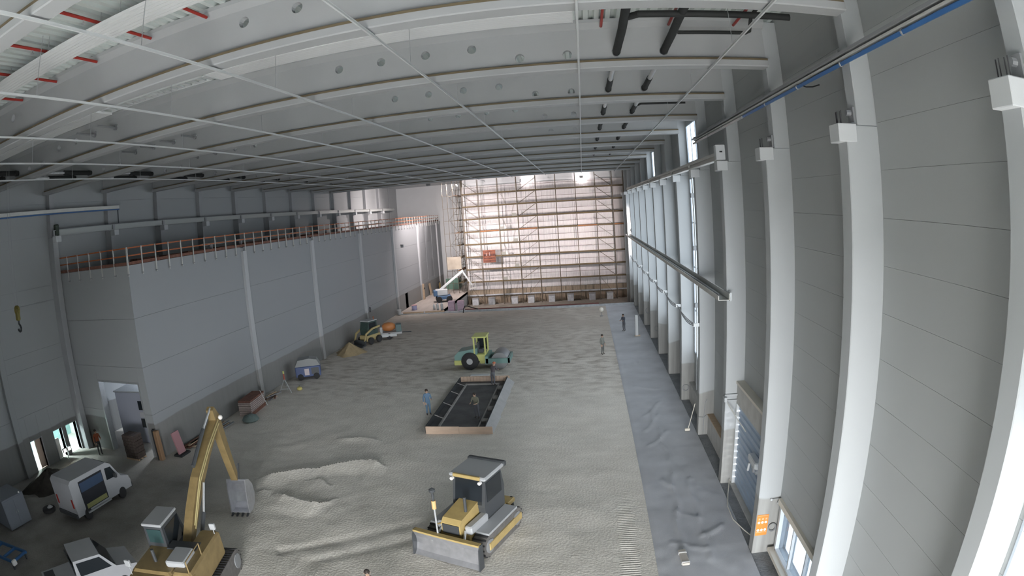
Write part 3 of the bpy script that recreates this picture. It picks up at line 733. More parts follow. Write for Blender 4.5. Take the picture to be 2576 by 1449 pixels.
# things lying on the terrace behind the railing
for i, (y_, l_, h_) in enumerate([(27.5, 2.4, .35), (30.3, 2.0, .3), (33.0, 2.6, .32), (36.8, 2.2, .3), (41., 3., .35), (46., 3., .32), (52., 3.2, .35)]):
    t2 = thing('board_stack', '%s stack of dark boards on the roof terrace, counted from the corner' % ORD[i].capitalize(), 'boards', (WX - 1.25, y_, WZ - .06), 0, 'board stacks on the terrace')
    for j in range(4): pbox('board', RUST if j % 2 else DARK, -.35, .35, -l_ / 2 + .05 * j, l_ / 2 - .03 * j, j * h_ / 4, (j + 1) * h_ / 4 - .008, t2)
t2 = thing('terrace_pipe', 'Long white pipe lying along the roof terrace behind the railing', 'pipe', (WX - .4, 0, WZ + .55))
MB().cyl((0, 33, 0), (0, 70, 0), .07, n=8).build('pipe', WHITE, t2, True)
for y_ in np.arange(34, 70, 4): pbox('trestle', GREYM, -.1, .1, y_, y_ + .1, -.61, -.06, t2)

# crane hook block hanging in the dark left corner
t = thing('crane_hook', 'Yellow crane hook block hanging in the dark left corner', 'crane hook', (-26.3, 16.3, 9.55))
HY = mat('hook_yellow', (.17, .14, .03), .6)
MB().cbox(-.16, .16, -.1, .1, .55, 1.15, .05).lathe([(.02, -.08), (.24, -.06), (.24, .06), (.02, .08)], (0, 0, 1.05), 16, axis='y').build('pulley_housing', HY, t)
MB().tube([(0, 0, .55), (0, 0, .38), (.1, 0, .3), (.17, 0, .18), (.12, 0, .04), (0, 0, 0), (-.12, 0, .05), (-.14, 0, .14)], .055, 8).build('hook', DARK, t, True)
for x_ in (-.14, .14): MB().cyl((x_, 0, 1.1), (x_, 0, 8.9), .008, n=6).build('wire_rope', GREYM, t)
# ================================================================== FAR END
SHEET = bpy.data.materials.new('white_sheeting'); SHEET.use_nodes = True; nt = SHEET.node_tree; N = nt.nodes; L = nt.links
b = N['Principled BSDF']; b.inputs['Base Color'].default_value = (.62, .60, .605, 1); b.inputs['Roughness'].default_value = .55
g = N.new('ShaderNodeNewGeometry'); wv = N.new('ShaderNodeTexWave'); wv.bands_direction = 'X'; wv.inputs['Scale'].default_value = 1.6; L.new(g.outputs['Position'], wv.inputs['Vector'])
bp = N.new('ShaderNodeBump'); bp.inputs['Strength'].default_value = .6; bp.inputs['Distance'].default_value = .05; L.new(wv.outputs['Fac'], bp.inputs['Height']); L.new(bp.outputs[0], b.inputs['Normal'])
SX = [-18.83, -16.27, -13.1, -10.1, -7.06, -3.97, -.885, 2.2, 4.86, 6.62]
t = thing('sheet_cladding', 'White ribbed sheeting covering the building behind the scaffold', 'cladding', (0, 91.95, 0))
for a, c in zip([-19.15] + SX[1:8], SX[1:8] + [5.1]):
    for z0 in np.arange(.22, 16.8, 4.18): pbox('sheet', SHEET, a + .006, c - .006, 0, .04, z0, z0 + 4.17, t)
t = thing('stained_cladding', 'Pale stained vertical sheets right of the scaffold', 'cladding', (0, 92.15, 0))
STAIN = mat('stained_sheet', (.74, .70, .69), .6, var=.25, vscale=1.2, stretch=(5, 5, .3))
for a in np.arange(5.15, 6.7, .4): pbox('sheet', STAIN, a, a + .39, 0, .05, .2, 16.9, t)
# plinth of weathered boards with a ledge under the sheeting
PLK = mat('weathered_boards', (.36, .29, .215), .9, var=.35, vscale=2.5, stretch=(6, 6, .5))
t = thing('board_plinth', 'Weathered brown plank wall below the white sheeting', 'plank wall', (0, 91.72, -2.05))
for i, a in enumerate(np.arange(-19.2, 6.6, .3)): pbox('plank', PLK, a, a + .285, .02 * (i % 3), .02 * (i % 3) + .06, 0, 2.25, t)
MB().box(-19.2, 6.7, -.35, .02, 1.32, 1.5).build('ledge', KERB, t)
for i, x_ in enumerate([-17.73, -15.12, -11.42, -8.79, -5.53, -2.55, .88, 3.67]):
    o = thing('concrete_block', '%s grey concrete block from the left below the plank wall' % ORD[i].capitalize(), 'block', (x_, 90.7, -2.05), 0, 'concrete blocks below the plank wall')
    MB().cbox(-.5, .5, -.5, .3, 0, 1.0, .03).build('block', KERB, o); MB().cbox(-.55, .55, -.52, .32, 1.0, 1.12, .03).build('cap', GREYM, o)

# ---- scaffold in front of the sheeting
SC = mat('scaffold_tube', (.15, .125, .095), .5, .4, var=.2, vscale=3); SCD = mat('scaffold_deck', (.13, .09, .035), .7, var=.35, vscale=1.5); SCO = mat('scaffold_deck_orange', (.36, .15, .05), .7, var=.3, vscale=1.5)
t = thing('scaffold', 'Tall tube scaffold with decks in front of the white sheeting', 'scaffold', (0, 90.4, -2.05))
LV = [17.68 - 2 * j for j in range(8)]           # deck levels above the pit floor (1.63 .. 15.63 m)
for yy in (0., .8):
    for x_ in SX: MB().cyl((x_, yy, 0), (x_, yy, 20.0), .055, n=6).build('standard', SC, t)
    for z_ in LV:
        MB().cyl((SX[0], yy, z_ - .06), (SX[-1], yy, z_ - .06), .035, n=6).build('ledger', SC, t)
        if yy == 0:
            MB().cyl((SX[0], yy, z_ + 1.0), (SX[-2], yy, z_ + 1.0), .028, n=6).build('guard_rail', SC, t)
for j, z_ in enumerate(LV):
    for i in range(9):
        mm = SCO if (j == 3 and i in (1, 3, 6, 8)) else SCD
        pbox('deck', mm, SX[i] + .03, SX[i + 1] - .03, .08, .72, z_, z_ + .06, t); pbox('toe_board', mm, SX[i] + .03, SX[i + 1] - .03, .05, .08, z_ - .04, z_ + .15, t)
    for i in range(10): MB().cyl((SX[i], 0, z_ - .06), (SX[i], .8, z_ - .06), .03, n=6).build('transom', SC, t)
zz = [19.68] + LV
for a, c in zip(zz[:-1], zz[1:]):
    for dy in (0, .8):
        MB().cyl((SX[0], dy, a), (SX[1], dy, c), .025, n=5).build('brace', SC, t)
        MB().cyl((SX[3], dy, c), (SX[4], dy, a), .025, n=5).build('brace', SC, t)
        MB().cyl((SX[7], dy, a), (SX[8], dy, c), .025, n=5).build('brace', SC, t)
MB().cyl((SX[0], 0, LV[-1]), (SX[1], 0, .2), .025, n=5).build('brace', SC, t); MB().cyl((SX[3], 0, .2), (SX[4], 0, LV[-1]), .025, n=5).build('brace', SC, t); MB().cyl((SX[7], 0, LV[-1]), (SX[8], 0, .2), .025, n=5).build('brace', SC, t)
HAT = mat('hatch_grey', (.27, .27, .24), .6)
for j, z_ in enumerate(LV):
    right = j % 2 == 0
    xh = -12.65 if j % 2 else -10.65
    if j > 1: MB().box(xh - .33, xh + .33, .05, .09, z_ + .08, z_ + .62).build('hatch', HAT, t)
    xa, xb = (-12.7, -11.9) if j % 2 == 0 else (-11.2, -10.7)
    for dx in (0, .12): MB().cyl((xa + dx if j % 2 == 0 else xb + dx, .3, z_), ((xb if j % 2 == 0 else xa) + dx, .3, z_ - 1.95), .02, n=5).build('ladder_rail', SC, t)

t = thing('banner', 'Reddish brown banner with rows of dark print on the scaffold', 'banner', (-15.0, 90.32, 4.7))
BAN = mat('banner_cloth', (.24, .085, .05), .8, var=.2, vscale=2); BDK = mat('banner_print', (.09, .035, .03), .8); BPL = mat('banner_print_pale', (.36, .24, .22), .8)
m = MB(); nv = 10
m.v = [(-1.0 + 2.0 * i / nv, .04 * math.sin(i * 1.3) , z_) for z_ in (0., .98, 1.96) for i in range(nv + 1)]
m.f = [(k * (nv + 1) + i, k * (nv + 1) + i + 1, (k + 1) * (nv + 1) + i + 1, (k + 1) * (nv + 1) + i) for k in range(2) for i in range(nv)]; m.mi = [0] * len(m.f)
m.build('cloth', BAN, t)
for zz_, x0, x1, st, hh in ((1.62, -.6, .55, .17, .12), (1.02, -.86, .9, .21, .34), (.62, -.84, .86, .16, .14), (.16, -.8, .86, .2, .18)):
    for i, x_ in enumerate(np.arange(x0, x1, st)): MB().box(x_, x_ + st * .62, -.06, -.045, zz_, zz_ + hh).build('print_mark', BDK, t)
MB().box(-.5, -.35, -.07, -.06, 1.08, 1.5).build('print_mark', BPL, t); MB().box(.02, .16, -.07, -.06, 1.08, 1.6).build('print_mark', BPL, t)

# ---- side scaffold round the left corner
t = thing('scaffold', 'Narrow scaffold running back round the left corner of the sheeted building', 'scaffold', (-19.4, 90.4, 0))
YS = [0.1, 2.6, 5.1, 7.6, 10.0]
for xx_ in (-.1, -.9):
    for y_ in YS: MB().cyl((xx_, y_, .0), (xx_, y_, 18.0), .045, n=6).build('standard', SC, t)
    for z_ in [15.63 - 2 * j for j in range(8)]:
        MB().cyl((xx_, YS[0], z_), (xx_, YS[-1], z_), .03, n=6).build('ledger', SC, t); MB().cyl((xx_, YS[0], z_ + 1.), (xx_, YS[-1], z_ + 1.), .025, n=5).build('guard_rail', SC, t)
for j in range(8):
    z_ = 15.63 - 2 * j
    for a, c in zip(YS[:-1], YS[1:]): pbox('deck', SCD if j % 3 else SCO, -.85, -.15, a + .03, c - .03, z_, z_ + .06, t)
    for y_ in YS[::2]: MB().cyl((-.1, y_, z_), (-2.6, y_, z_), .03, n=5).build('transom', SC, t)
    MB().cyl((-.9, YS[j % 4], z_ + 2), (-.9, YS[j % 4 + 1], z_), .025, n=5).build('brace', SC, t)
    MB().cyl((-1.8, .1 + j % 2, z_ + (2 if j % 2 else 0)), (-.1, .1, z_ + (0 if j % 2 else 2)), .025, n=5).build('brace', SC, t)
for x_ in (-1.8, -2.6): MB().cyl((x_, .1, 0), (x_, .1, 17.8), .04, n=6).build('standard', SC, t)
TARP = mat('grey_tarp', (.42, .37, .30), .8, var=.3, vscale=1)
MB().box(-2.5, -.2, .0, .06, 3.9, 5.9).build('tarpaulin', TARP, t)

# ---- flood lamps on the scaffold, plus unseen ones added to light sheeting and lane
def flood(label, loc, target, power, size=.5, color=(1., .88, .86)):
    t = thing('flood_lamp', label, 'lamp', loc, 0, 'flood lamps at the far end')
    d = (Vector(target) - Vector(loc)).normalized(); q = d.to_track_quat('-Z', 'Y').to_matrix().to_4x4()
    MB().cbox(-.28, .28, -.2, .2, 0.0, .14, .03, q).build('housing', GREYM, t)
    MB().box(-.24, .24, -.16, .16, -.012, 0.0, q).build('lens', mat('lamp_glow', color, .4, emit=22.), t)
    MB().box(-.32, -.29, -.02, .02, -.02, .3, q).box(.29, .32, -.02, .02, -.02, .3, q).box(-.32, .32, -.02, .02, .28, .31, q).build('yoke', GALV, t)
    l = bpy.data.lights.new('flood_beam', 'AREA'); l.shape = 'RECTANGLE'; l.size = .5; l.size_y = .35; l.energy = power; l.color = color; l.spread = 1.5 if 300 < power < 650 else 2.8
    o = bpy.data.objects.new('flood_beam', l); col.objects.link(o); o.parent = t; o.matrix_local = Matrix.Translation(d * .03) @ q
flood('Bright flood lamp at the top left corner of the scaffold', (-19.55, 90.9, 17.3), (-29, 86, 13.), 420)
flood('Bright flood lamp at the top of the scaffold, left of centre', (-9.32, 91.3, 17.3), (-7, 92.3, 17.2), 25)
flood('Bright flood lamp at the top of the scaffold, right of centre', (.18, 91.3, 17.3), (.3, 92.3, 17.2), 25)
flood('Added flood lamp hidden behind the wing wall pilaster at the far end', (WX + 1.1, 74.6, 9.0), (-12, 92, 8.), 600)
flood('Added flood lamp hidden behind the last right column before the pit', (6.1, 72.6, 9.4), (-2, 92, 8.), 480)
flood('Added flood lamp over the side lane by the left wing wall', (-20.8, 78., 17.0), (-24.5, 92, 3.), 1100)

# ---- clutter along the edge of the pit
t = thing('long_pipe', 'Long dark red pipe lying behind the kerb at the far end', 'pipe', (0, 73.9, .12))
MB().cyl((-16.0, 0, 0), (1.5, .1, .0), .11, n=8).build('pipe', mat('dull_red', (.20, .07, .06), .7), t, True)
for x_ in (-14, -8, -2): pbox('support', GREYM, x_, x_ + .15, -.15, .2, -2.17, -.08, t)
t = thing('hose', 'Black hose arching over the kerb beside the pink packs', 'hose', (-15.9, 72.3, 0))
MB().tube([(0, -.1, 0), (.05, 0, .5), (.25, .1, .85), (.6, .2, .8), (1.2, .3, .55), (1.9, .3, .35)], .06, 8).build('tube', BLACK, t, True)
PINK = mat('pink_foam', (.62, .45, .55), .7, var=.15, vscale=2)
for i, (x_, y_) in enumerate([(-17.9, 74.4), (-16.6, 74.3)]):
    t = thing('insulation_pack', ['Left pink insulation pack at the pit edge', 'Right pink insulation pack at the pit edge'][i], 'pack', (x_, y_, -.0), .05 * i)
    MB().box(-.5, .5, -.5, .5, -2.05, 0.).build('pedestal', KERB, t)
    for j in range(5): pbox('slab', PINK, -.4, .4, -.4, .4, j * .26, j * .26 + .245, t)
for i, (x_, y_, h_) in enumerate([(-19.6, 75.4, .9), (-18.9, 75.0, 1.0), (-20.2, 75.8, .7)]):
    t = thing('paint_canister', ['Tall pale canister', 'Tallest pale canister', 'Short pale canister'][i] + ' standing by the pink packs at the lane edge', 'canister', (x_ - .5, y_, 0))
    MB().lathe([(.16, 0), (.18, .03), (.18, h_ - .15), (.1, h_ - .05), (.05, h_)], (0, 0, 0), 12).build('body', WHITE, t, True); MB().cyl((0, 0, h_), (0, 0, h_ + .06), .05, n=8).build('cap', BLUE, t)
# boom lift parked in the lane
t = thing('boom_lift', 'White and blue boom lift parked beside the scaffold corner', 'boom lift', (-20.9, 82.5, 0), .3)
LB = mat('lift_blue', (.07, .15, .28), .5); 
MB().cbox(-1.0, 1.0, -.9, .9, .45, .95, .06).build('chassis', LB, t)
for x_ in (-.75, .75):
    for y_ in (-.95, .75): MB().lathe([(.02, 0), (.42, .02), (.46, .08), (.46, .2), (.42, .26), (.02, .28)], (x_, y_, .46), 16, axis='y').build('wheel', TYRE, t, True)
MB().cbox(-1.2, .6, -.6, .6, 1.0, 1.9, .08).build('turret', WHITE, t); MB().cbox(-1.5, -.9, -.65, .65, .95, 1.8, .08).build('counterweight', LB, t)
MB().cbox(-.16, .16, -.16, .16, 0, 4.6, .03, Matrix.Translation((-.6, 0, 1.7)) @ Matrix.Rotation(.95, 4, 'Y')).build('boom', WHITE, t)
MB().cbox(-.12, .12, -.12, .12, 0, 2.6, .03, Matrix.Translation((3.0, 0, 4.3)) @ Matrix.Rotation(2.6, 4, 'Y')).build('jib', WHITE, t)
cg = MB()
for z_ in (0, .55, 1.1):
    for q in (((-.4, -.7), (.4, -.7)), ((-.4, .7), (.4, .7)), ((-.4, -.7), (-.4, .7)), ((.4, -.7), (.4, .7))): cg.cyl((q[0][0], q[0][1], z_), (q[1][0], q[1][1], z_), .025, n=5)
for x_ in (-.4, .4):
    for y_ in (-.7, .7): cg.cyl((x_, y_, 0), (x_, y_, 1.1), .025, n=5)
cg.box(-.4, .4, -.7, .7, -.03, 0)
cg.v = [(a + 4.4, c, e + 1.6) for a, c, e in cg.v]; cg.build('basket', STEEL, t)
t = thing('site_container', 'Green metal container at the far end of the side lane', 'container', (-22.6, 97.0, 0))
MB().cbox(-1.1, 1.1, -1.2, 1.2, 0, 1.9, .04).build('body', mat('green_metal', (.13, .24, .19), .5), t); MB().box(-1.15, 1.15, -1.25, 1.25, 1.9, 1.98).build('lid', WHITE, t)
t = thing('drum', 'Blue and white drum standing by the lane door', 'drum', (-23.6, 76.0, 0))
MB().lathe([(.36, 0), (.38, .05), (.36, .3), (.38, .35), (.36, .6), (.38, .65)], (0, 0, 0), 14).build('body', mat('faded_blue', (.38, .38, .58), .6), t, True); MB().cyl((0, 0, .65), (0, 0, .72), .38, n=14).build('lid', mat('faded_red', (.62, .35, .36), .6), t)
t = thing('wrapped_post', 'Brown wrapped post base on the wing wall pilaster by the lane', 'post', (WX + .3, 85.7, 0))
MB().cbox(-.1, .18, -.2, .2, 0, 2.4, .03).build('wrap', WOOD, t); MB().ball((.15, 0, 1.7), .16).build('cable_knot', DARK, t)
t = thing('white_bucket', 'White bucket at the foot of the pilaster where the gravel ends', 'bucket', (WX + .55, 72.4, .1))
MB().lathe([(.24, 0), (.30, .55), (.32, .58), (.32, .62)], (0, 0, 0), 14).build('body', WHITE, t, True); MB().tube([(-.3, 0, .55), (-.2, 0, .3), (0, -.1, .2), (.2, 0, .3), (.3, 0, .55)], .012, 5).build('handle', GREYM, t)
for i, (x0, x1) in enumerate([(-24.2, -21.4), (-21.2, -18.6)]):
    t = thing('timber_edge', ['Left', 'Right'][i] + ' pale squared timber lying along the lane edge', 'timber', (0, 72.75 + .25 * i, .1))
    MB().cbox(x0, x1, -.12, .12, 0, .2, .02).build('beam', WOOD, t)
t = thing('ring_hook', 'Dark steel ring on the pilaster above the small loader', 'ring', (WX + .3, 62.6, 2.5))
MB().tube([(0, .25 * math.cos(2 * PI * q / 18), .28 * math.sin(2 * PI * q / 18)) for q in range(19)], .035, 6).build('loop', DARK, t, True); MB().cyl((-.1, 0, .28), (.02, 0, .28), .03, n=6).build('pin', GREYM, t)
for i, y_ in enumerate((89.8, 93.6)):
    t = thing('hanging_cable', ['Nearer', 'Farther'][i] + ' dark cable hanging down the wing wall by the lane', 'cable', (WX + .12, y_, 0)); MB().tube([(0, 0, 2.6), (0, 0, 7), (-.02, .1, 11.6)], .035, 6).build('cable', GREYM, t)
t = thing('leaning_board', 'Tan board leaning on the wing wall in the side lane', 'board', (WX + .3, 90.2, 0), 0); MB().box(-.03, .03, -.5, .5, 0, 1.9, Matrix.Rotation(-.1, 4, 'Y')).build('panel', WOOD, t)
t = thing('warning_post', 'Black and yellow hose reel leaning on the wing wall in the lane', 'reel', (WX + .35, 95.5, 0)); MB().lathe([(.1, -.1), (.75, -.08), (.75, .08), (.1, .1)], (0, 0, .78), 14, axis='x').build('reel', DARK, t); MB().lathe([(.45, -.12), (.6, -.12), (.6, .12), (.45, .12)], (0, 0, .78), 14, axis='x').build('hose', YELLOW, t)

# ================================================================== GROUND THINGS NEAR THE RIGHT WALL
# geotextile sheet
gx = np.array(span(2.3, 5.9, .12) + [5.9]); gy = np.array(span(6.0, 40., .16) + span(40., 72.6, .5) + [72.6])
AX, AY = np.meshgrid(gx, gy)
hh = .03 + .025 * hash_noise(AX, AY, .5, 11) + .02 * hash_noise(AX, AY, 1.5, 12)
def fold(x0, y0, x1, y1, amp, wd=.09):
    dx, dy = x1 - x0, y1 - y0; Ln = math.hypot(dx, dy); u_ = ((AX - x0) * dx + (AY - y0) * dy) / Ln; v_ = (-(AX - x0) * dy + (AY - y0) * dx) / Ln + .1 * np.sin(u_ * 1.9)
    return amp * np.exp(-(v_ / wd) ** 2) * ((u_ > 0) & (u_ < Ln))
for a in [(3.3, 18.0, 3.9, 26.5, .07), (3.9, 26.5, 3.7, 34., .06), (4.3, 17.5, 4.5, 24.5, .05), (3.2, 24.5, 3.9, 23.5, .05), (3.4, 21.5, 4.6, 20.6, .05), (4.2, 19.2, 5.2, 20.0, .06), (3.0, 19.0, 4.4, 18.3, .05), (3.2, 33.0, 4.6, 35.5, .06), (2.9, 30.5, 4.2, 33.2, .05), (3.0, 28.5, 4.4, 30.5, .06), (3.1, 39.0, 4.8, 38.0, .06), (2.8, 44.5, 4.6, 46.0, .05), (4.9, 14.5, 3.6, 16.0, .05), (3.6, 14.6, 5.2, 15.1, .04)]: hh = hh + fold(*a)
hh = hh * np.clip((AX - 2.28) / .1, .3, 1)
m = MB(); nx_ = len(gx); m.v = list(zip(AX.ravel().tolist(), AY.ravel().tolist(), hh.ravel().tolist()))
m.f = [(j * nx_ + i, j * nx_ + i + 1, (j + 1) * nx_ + i + 1, (j + 1) * nx_ + i) for j in range(len(gy) - 1) for i in range(nx_ - 1)]; m.mi = [0] * len(m.f)
FEL = mat('geotextile', (.55, .56, .585), .9, var=.22, vscale=.5, bump=.25, bscale=60)
o = m.build('geotextile_sheet', FEL, None, True); tag(o, 'Wrinkled blue-grey geotextile sheet on the ground along the right wall', 'sheet')

t = thing('floor_box', 'Small beige box with two white straps lying on the grey sheet', 'box', (3.32, 17.75, .07), .05)
MB().cbox(-.14, .14, -.48, .48, 0, .1, .015).build('body', mat('beige_box', (.50, .46, .41), .7), t)
for y_ in (-.42, .24): MB().box(-.15, .15, y_, y_ + .07, .0, .112).build('strap', PWH, t)
t = thing('white_post', 'White square post standing on the grey sheet beside the far columns', 'post', (4.67, 54.7, .04))
MB().cbox(-.14, .14, -.14, .14, 0, 2.05, .02).build('post', WHITE, t); MB().cbox(-.2, .34, -.2, .2, 0, .08, .02).build('foot', mat('tan_foot', (.5, .4, .3), .8), t)
t = thing('ground_light', 'Round white lamp standing on the gravel near the far kerb', 'lamp', (1.6, 65.9, 0))
MB().cyl((0, 0, 0), (0, 0, .55), .03, n=6).build('stem', GREYM, t); MB().ball((0, 0, .75), .27).build('globe', mat('globe', (.85, .82, .74), .5), t, True); MB().cyl((0, 0, 0), (0, 0, .05), .2, n=10).build('foot', GREYM, t)
t = thing('broom', 'Pale broom leaning against the fifth right column', 'broom', (5.45, 30.3, .05))
MB().cyl((0, 0, .05), (.42, .25, 1.5), .022, n=6).build('handle', CREAM, t); MB().cbox(-.18, .12, -.08, .08, 0, .14, .02).build('brush', CREAM, t)
t = thing('site_cable', 'Thin pale cable curving over the grey sheet past the roller door', 'cable', (0, 0, .06))
MB().tube([(6.3, 23.5, .2), (6.0, 22.4, .02), (5.75, 21.3, .02), (5.75, 20.2, .02), (6.0, 19.3, .02), (6.3, 18.4, .05)], .022, 6).build('cable', CREAM, t, True)
# door posts beside the roller door and ground-level concrete upstand between columns
for i, (a, c) in enumerate([(24.15, 29.65), (30.15, 35.65)]):
    t = thing('concrete_upstand', ['Low concrete upstand between the roller door column and the next', 'Low concrete upstand below the tall window strip'][i], 'upstand', (0, 0, 0))
    MB().box(6.45, XW - .004, a + .01, c - .01, 0, 1.15).build('wall', LINT, t); MB().box(6.42, XW - .004, a + .01, c - .01, 1.15, 1.22).build('coping', WOOD if i == 0 else LINT, t)
t = thing('thin_cable', 'Dark cable drooping around the fourth right column base', 'cable', (0, YK(3) - .03, 0))
MB().tube([(6.38, -.0, 2.1), (6.34, -.02, 2.05), (6.25, -.02, 1.8), (6.2, -.02, .6), (6.2, -.02, .05)], .02, 6).tube([(5.9, -.02, 1.1), (6.2, -.03, 1.05), (6.38, -.02, 1.2)], .02, 6).build('cable', GREYM, t)
t = thing('green_plant_bag', 'Green and yellow sack on the ledge by the near window', 'sack', (6.32, 13.9, 0)); MB().lathe([(.25, 0), (.32, .1), (.3, .3), (.12, .42)], (0, 0, .0), 10).build('sack', mat('pale_green', (.42, .52, .42), .8), t, True); MB().cyl((-.1, 0, .3), (-.25, -.2, .75), .02, n=5).build('tie', DARK, t)
# ================================================================== FORMWORK BOX
t = thing('formwork_box', 'Low timber formwork box with dark lined floor on the gravel', 'formwork', (0, 0, 0))
FB = mat('form_board', (.62, .47, .36), .7, var=.15, vscale=1.5, stretch=(1, 1, 5)); FD = mat('dark_liner', (.10, .105, .11), .6, var=.5, vscale=1.2, bump=.4, bscale=6); FG = mat('form_grey', (.36, .35, .33), .8, var=.3, vscale=2)
MB().cbox(-9.75, -7.72, 31.05, 31.12, .0, .48, .01).build('front_board', FB, t); MB().cbox(-7.71, -5.72, 31.04, 31.11, .0, .46, .01).build('front_board', FB, t)
MB().cbox(-9.80, -9.74, 31.1, 36.2, 0, .46, .01).build('side_board', DARK, t); MB().cbox(-9.80, -9.74, 36.22, 41.4, 0, .46, .01).build('side_board', DARK, t)
MB().cbox(-6.2, -6.14, 31.12, 36.2, 0, .46, .01).build('side_board', DARK, t); MB().cbox(-6.2, -6.14, 36.22, 41.4, 0, .46, .01).build('side_board', DARK, t)
for i, a in enumerate(np.arange(-9.75, -6.0, .25)): pbox('back_board', FB, a, a + .235, 41.4 + .01 * (i % 2), 41.47 + .01 * (i % 2), 0, .5, t)
MB().box(-9.74, -6.2, 31.12, 41.4, .05, .09).build('lined_floor', FD, t)
MB().box(-9.2, -9.1, 31.9, 40.6, .09, .22).box(-6.75, -6.68, 31.9, 40.6, .09, .17).box(-9.2, -6.7, 40.5, 40.6, .09, .2).build('inner_kerb', FG, t)
for y_ in (33.2, 35.6, 38.0, 40.0): MB().cyl((-9.72, y_, .44), (-9.15, y_, .2), .03, n=5).build('strut', FG, t)
for y_ in (32.6, 34.9, 37.1, 39.3): MB().cbox(-6.65, -6.25, y_, y_ + .5, .09, .24, .02).build('spacer', FG, t)
m = MB()
for i, (a, c) in enumerate([(31.2, 34.0), (34.0, 36.6), (36.6, 39.1), (39.1, 41.3)]):
    m.add([(-6.14, a, .42), (-5.70, a, .02), (-5.62, c - .02, .02), (-6.14, c - .02, .42), (-6.14, a, .0), (-6.14, c - .02, 0)], [(0, 1, 2, 3), (0, 4, 1), (3, 2, 5), (4, 5, 2, 1), (0, 3, 5, 4)])
m.build('membrane_skirt', mat('pale_membrane', (.46, .46, .46), .8, var=.15, vscale=2), t)
t = thing('foam_sheet', 'Flat white panel resting on the back edge of the formwork box', 'foam sheet', (-8.3, 41.6, .49)); MB().cbox(-.7, .7, -.12, .3, 0.02, .07, .01).build('sheet', WHITE, t)

# ================================================================== MACHINES
def track(b, L_, h, w_, y0):
    r = h / 2; pts = []
    for i in range(9): a = PI / 2 + PI * i / 8; pts.append((-L_ / 2 + r + r * math.cos(a), r + r * math.sin(a)))
    for i in range(9): a = -PI / 2 + PI * i / 8; pts.append((L_ / 2 - r + r * math.cos(a), r + r * math.sin(a)))
    b.prism(pts, y0, y0 + w_, 'y')
def add_track(t, L_, h, w_, y0, mm):
    b = MB(); track(b, L_, h, w_, y0); o = b.build('track', mm, t)
    n = int(L_ / .22)
    s_ = MB()
    for i in range(n):
        x_ = -L_ / 2 + h / 2 + (L_ - h) * i / n; s_.box(x_, x_ + .05, y0 - .01, y0 + w_ + .01, h, h + .035)
    for i in range(7):
        for sg in (-1, 1):
            a = PI * (i + .5) / 7 - PI / 2; cx_ = sg * (L_ / 2 - h / 2); s_.box(-.025, .025, y0 - .01, y0 + w_ + .01, h / 2, h / 2 + .035, Matrix.Translation((cx_, 0, h / 2)) @ Matrix.Rotation(sg * (PI / 2 - a), 4, 'Y'))
    s_.build('grouser', TYRE, o)
    for sg in (-1, 1): MB().lathe([(.05, 0), (h * .33, .01), (h * .33, .04), (.05, .05)], (sg * (L_ / 2 - h / 2), y0 - .04 if y0 < 0 else y0 + w_ - .01, h / 2), 14, axis='y').build('idler', GREYM, o)
TRK = mat('track_steel', (.20, .19, .18), .7, .3, var=.3, vscale=6); GREYD = mat('machine_dark', (.06, .065, .07), .5); LGREY = mat('machine_grey', (.42, .43, .44), .5)

# ---- bulldozer heading towards the camera
t = thing('bulldozer', 'Yellow bulldozer with black cab and wide blade facing the camera', 'bulldozer', (-4.7, 19.95, .02), math.atan2(-.94, -.34))
for y0 in (-1.3, .75): add_track(t, 3.2, .92, .55, y0, TRK)
for y0 in (-1.34, .71): MB().cbox(-1.2, 1.2, y0 + .02, y0 + .61, .93, 1.02, .02).build('fender', LGREY if y0 < 0 else LGREY, t)
for sg in (-1, 1): MB().cbox(-1.45, 1.25, sg * 1.32 - .05, sg * 1.32 + .05, .3, .62, .02).build('track_frame', YELLOW, t)
MB().cbox(-1.4, 1.5, -.7, .7, .5, 1.0, .05).build('chassis', YELLOW, t)
hd = MB().prism([(.2, 1.0), (1.7, 1.0), (1.7, 1.45), (1.55, 1.62), (.2, 1.85)], -.42, .42, 'y').build('hood', YELLOW, t)
MB().box(1.7, 1.74, -.36, .36, 1.02, 1.42).build('grille', GREYD, hd)
for sg in (-1, 1): MB().cbox(.2, 1.5, sg * .62 - .16, sg * .62 + .16, 1.0, 1.35, .05).build('side_tank', LGREY, t)
cb = MB().prism([(-1.25, 1.0), (.25, 1.0), (.32, 1.6), (.12, 2.75), (-1.1, 2.75), (-1.3, 1.9)], -.72, .72, 'y').build('cab', GREYD, t)
for sg in (-1, 1): MB().box(-1.05, .1, sg * .73 - .01, sg * .73 + .01, 1.75, 2.6).build('side_window', GLASSD, cb)
MB().prism([(.335, 1.7), (.345, 1.7), (.155, 2.65), (.145, 2.65)], -.6, .6, 'y').build('windscreen', GLASSD, cb)
MB().cbox(-1.35, .3, -.82, .82, 2.75, 2.9, .05).build('roof', LGREY, t); MB().cbox(.22, .34, -.6, .6, 2.78, 2.92, .02).build('light_bar', YELLOW, t); MB().cbox(-1.42, -1.2, -.85, .85, 2.74, 2.96, .04).build('roll_bar', GREYD, t)
for y_ in (-.62, .62): MB().cyl((.3, y_, 2.7), (.42, y_, 2.7), .07, n=8).build('work_light', PWH, t)
MB().cyl((1.0, .28, 1.7), (1.0, .28, 2.35), .06, n=8).build('exhaust', GREYD, t)
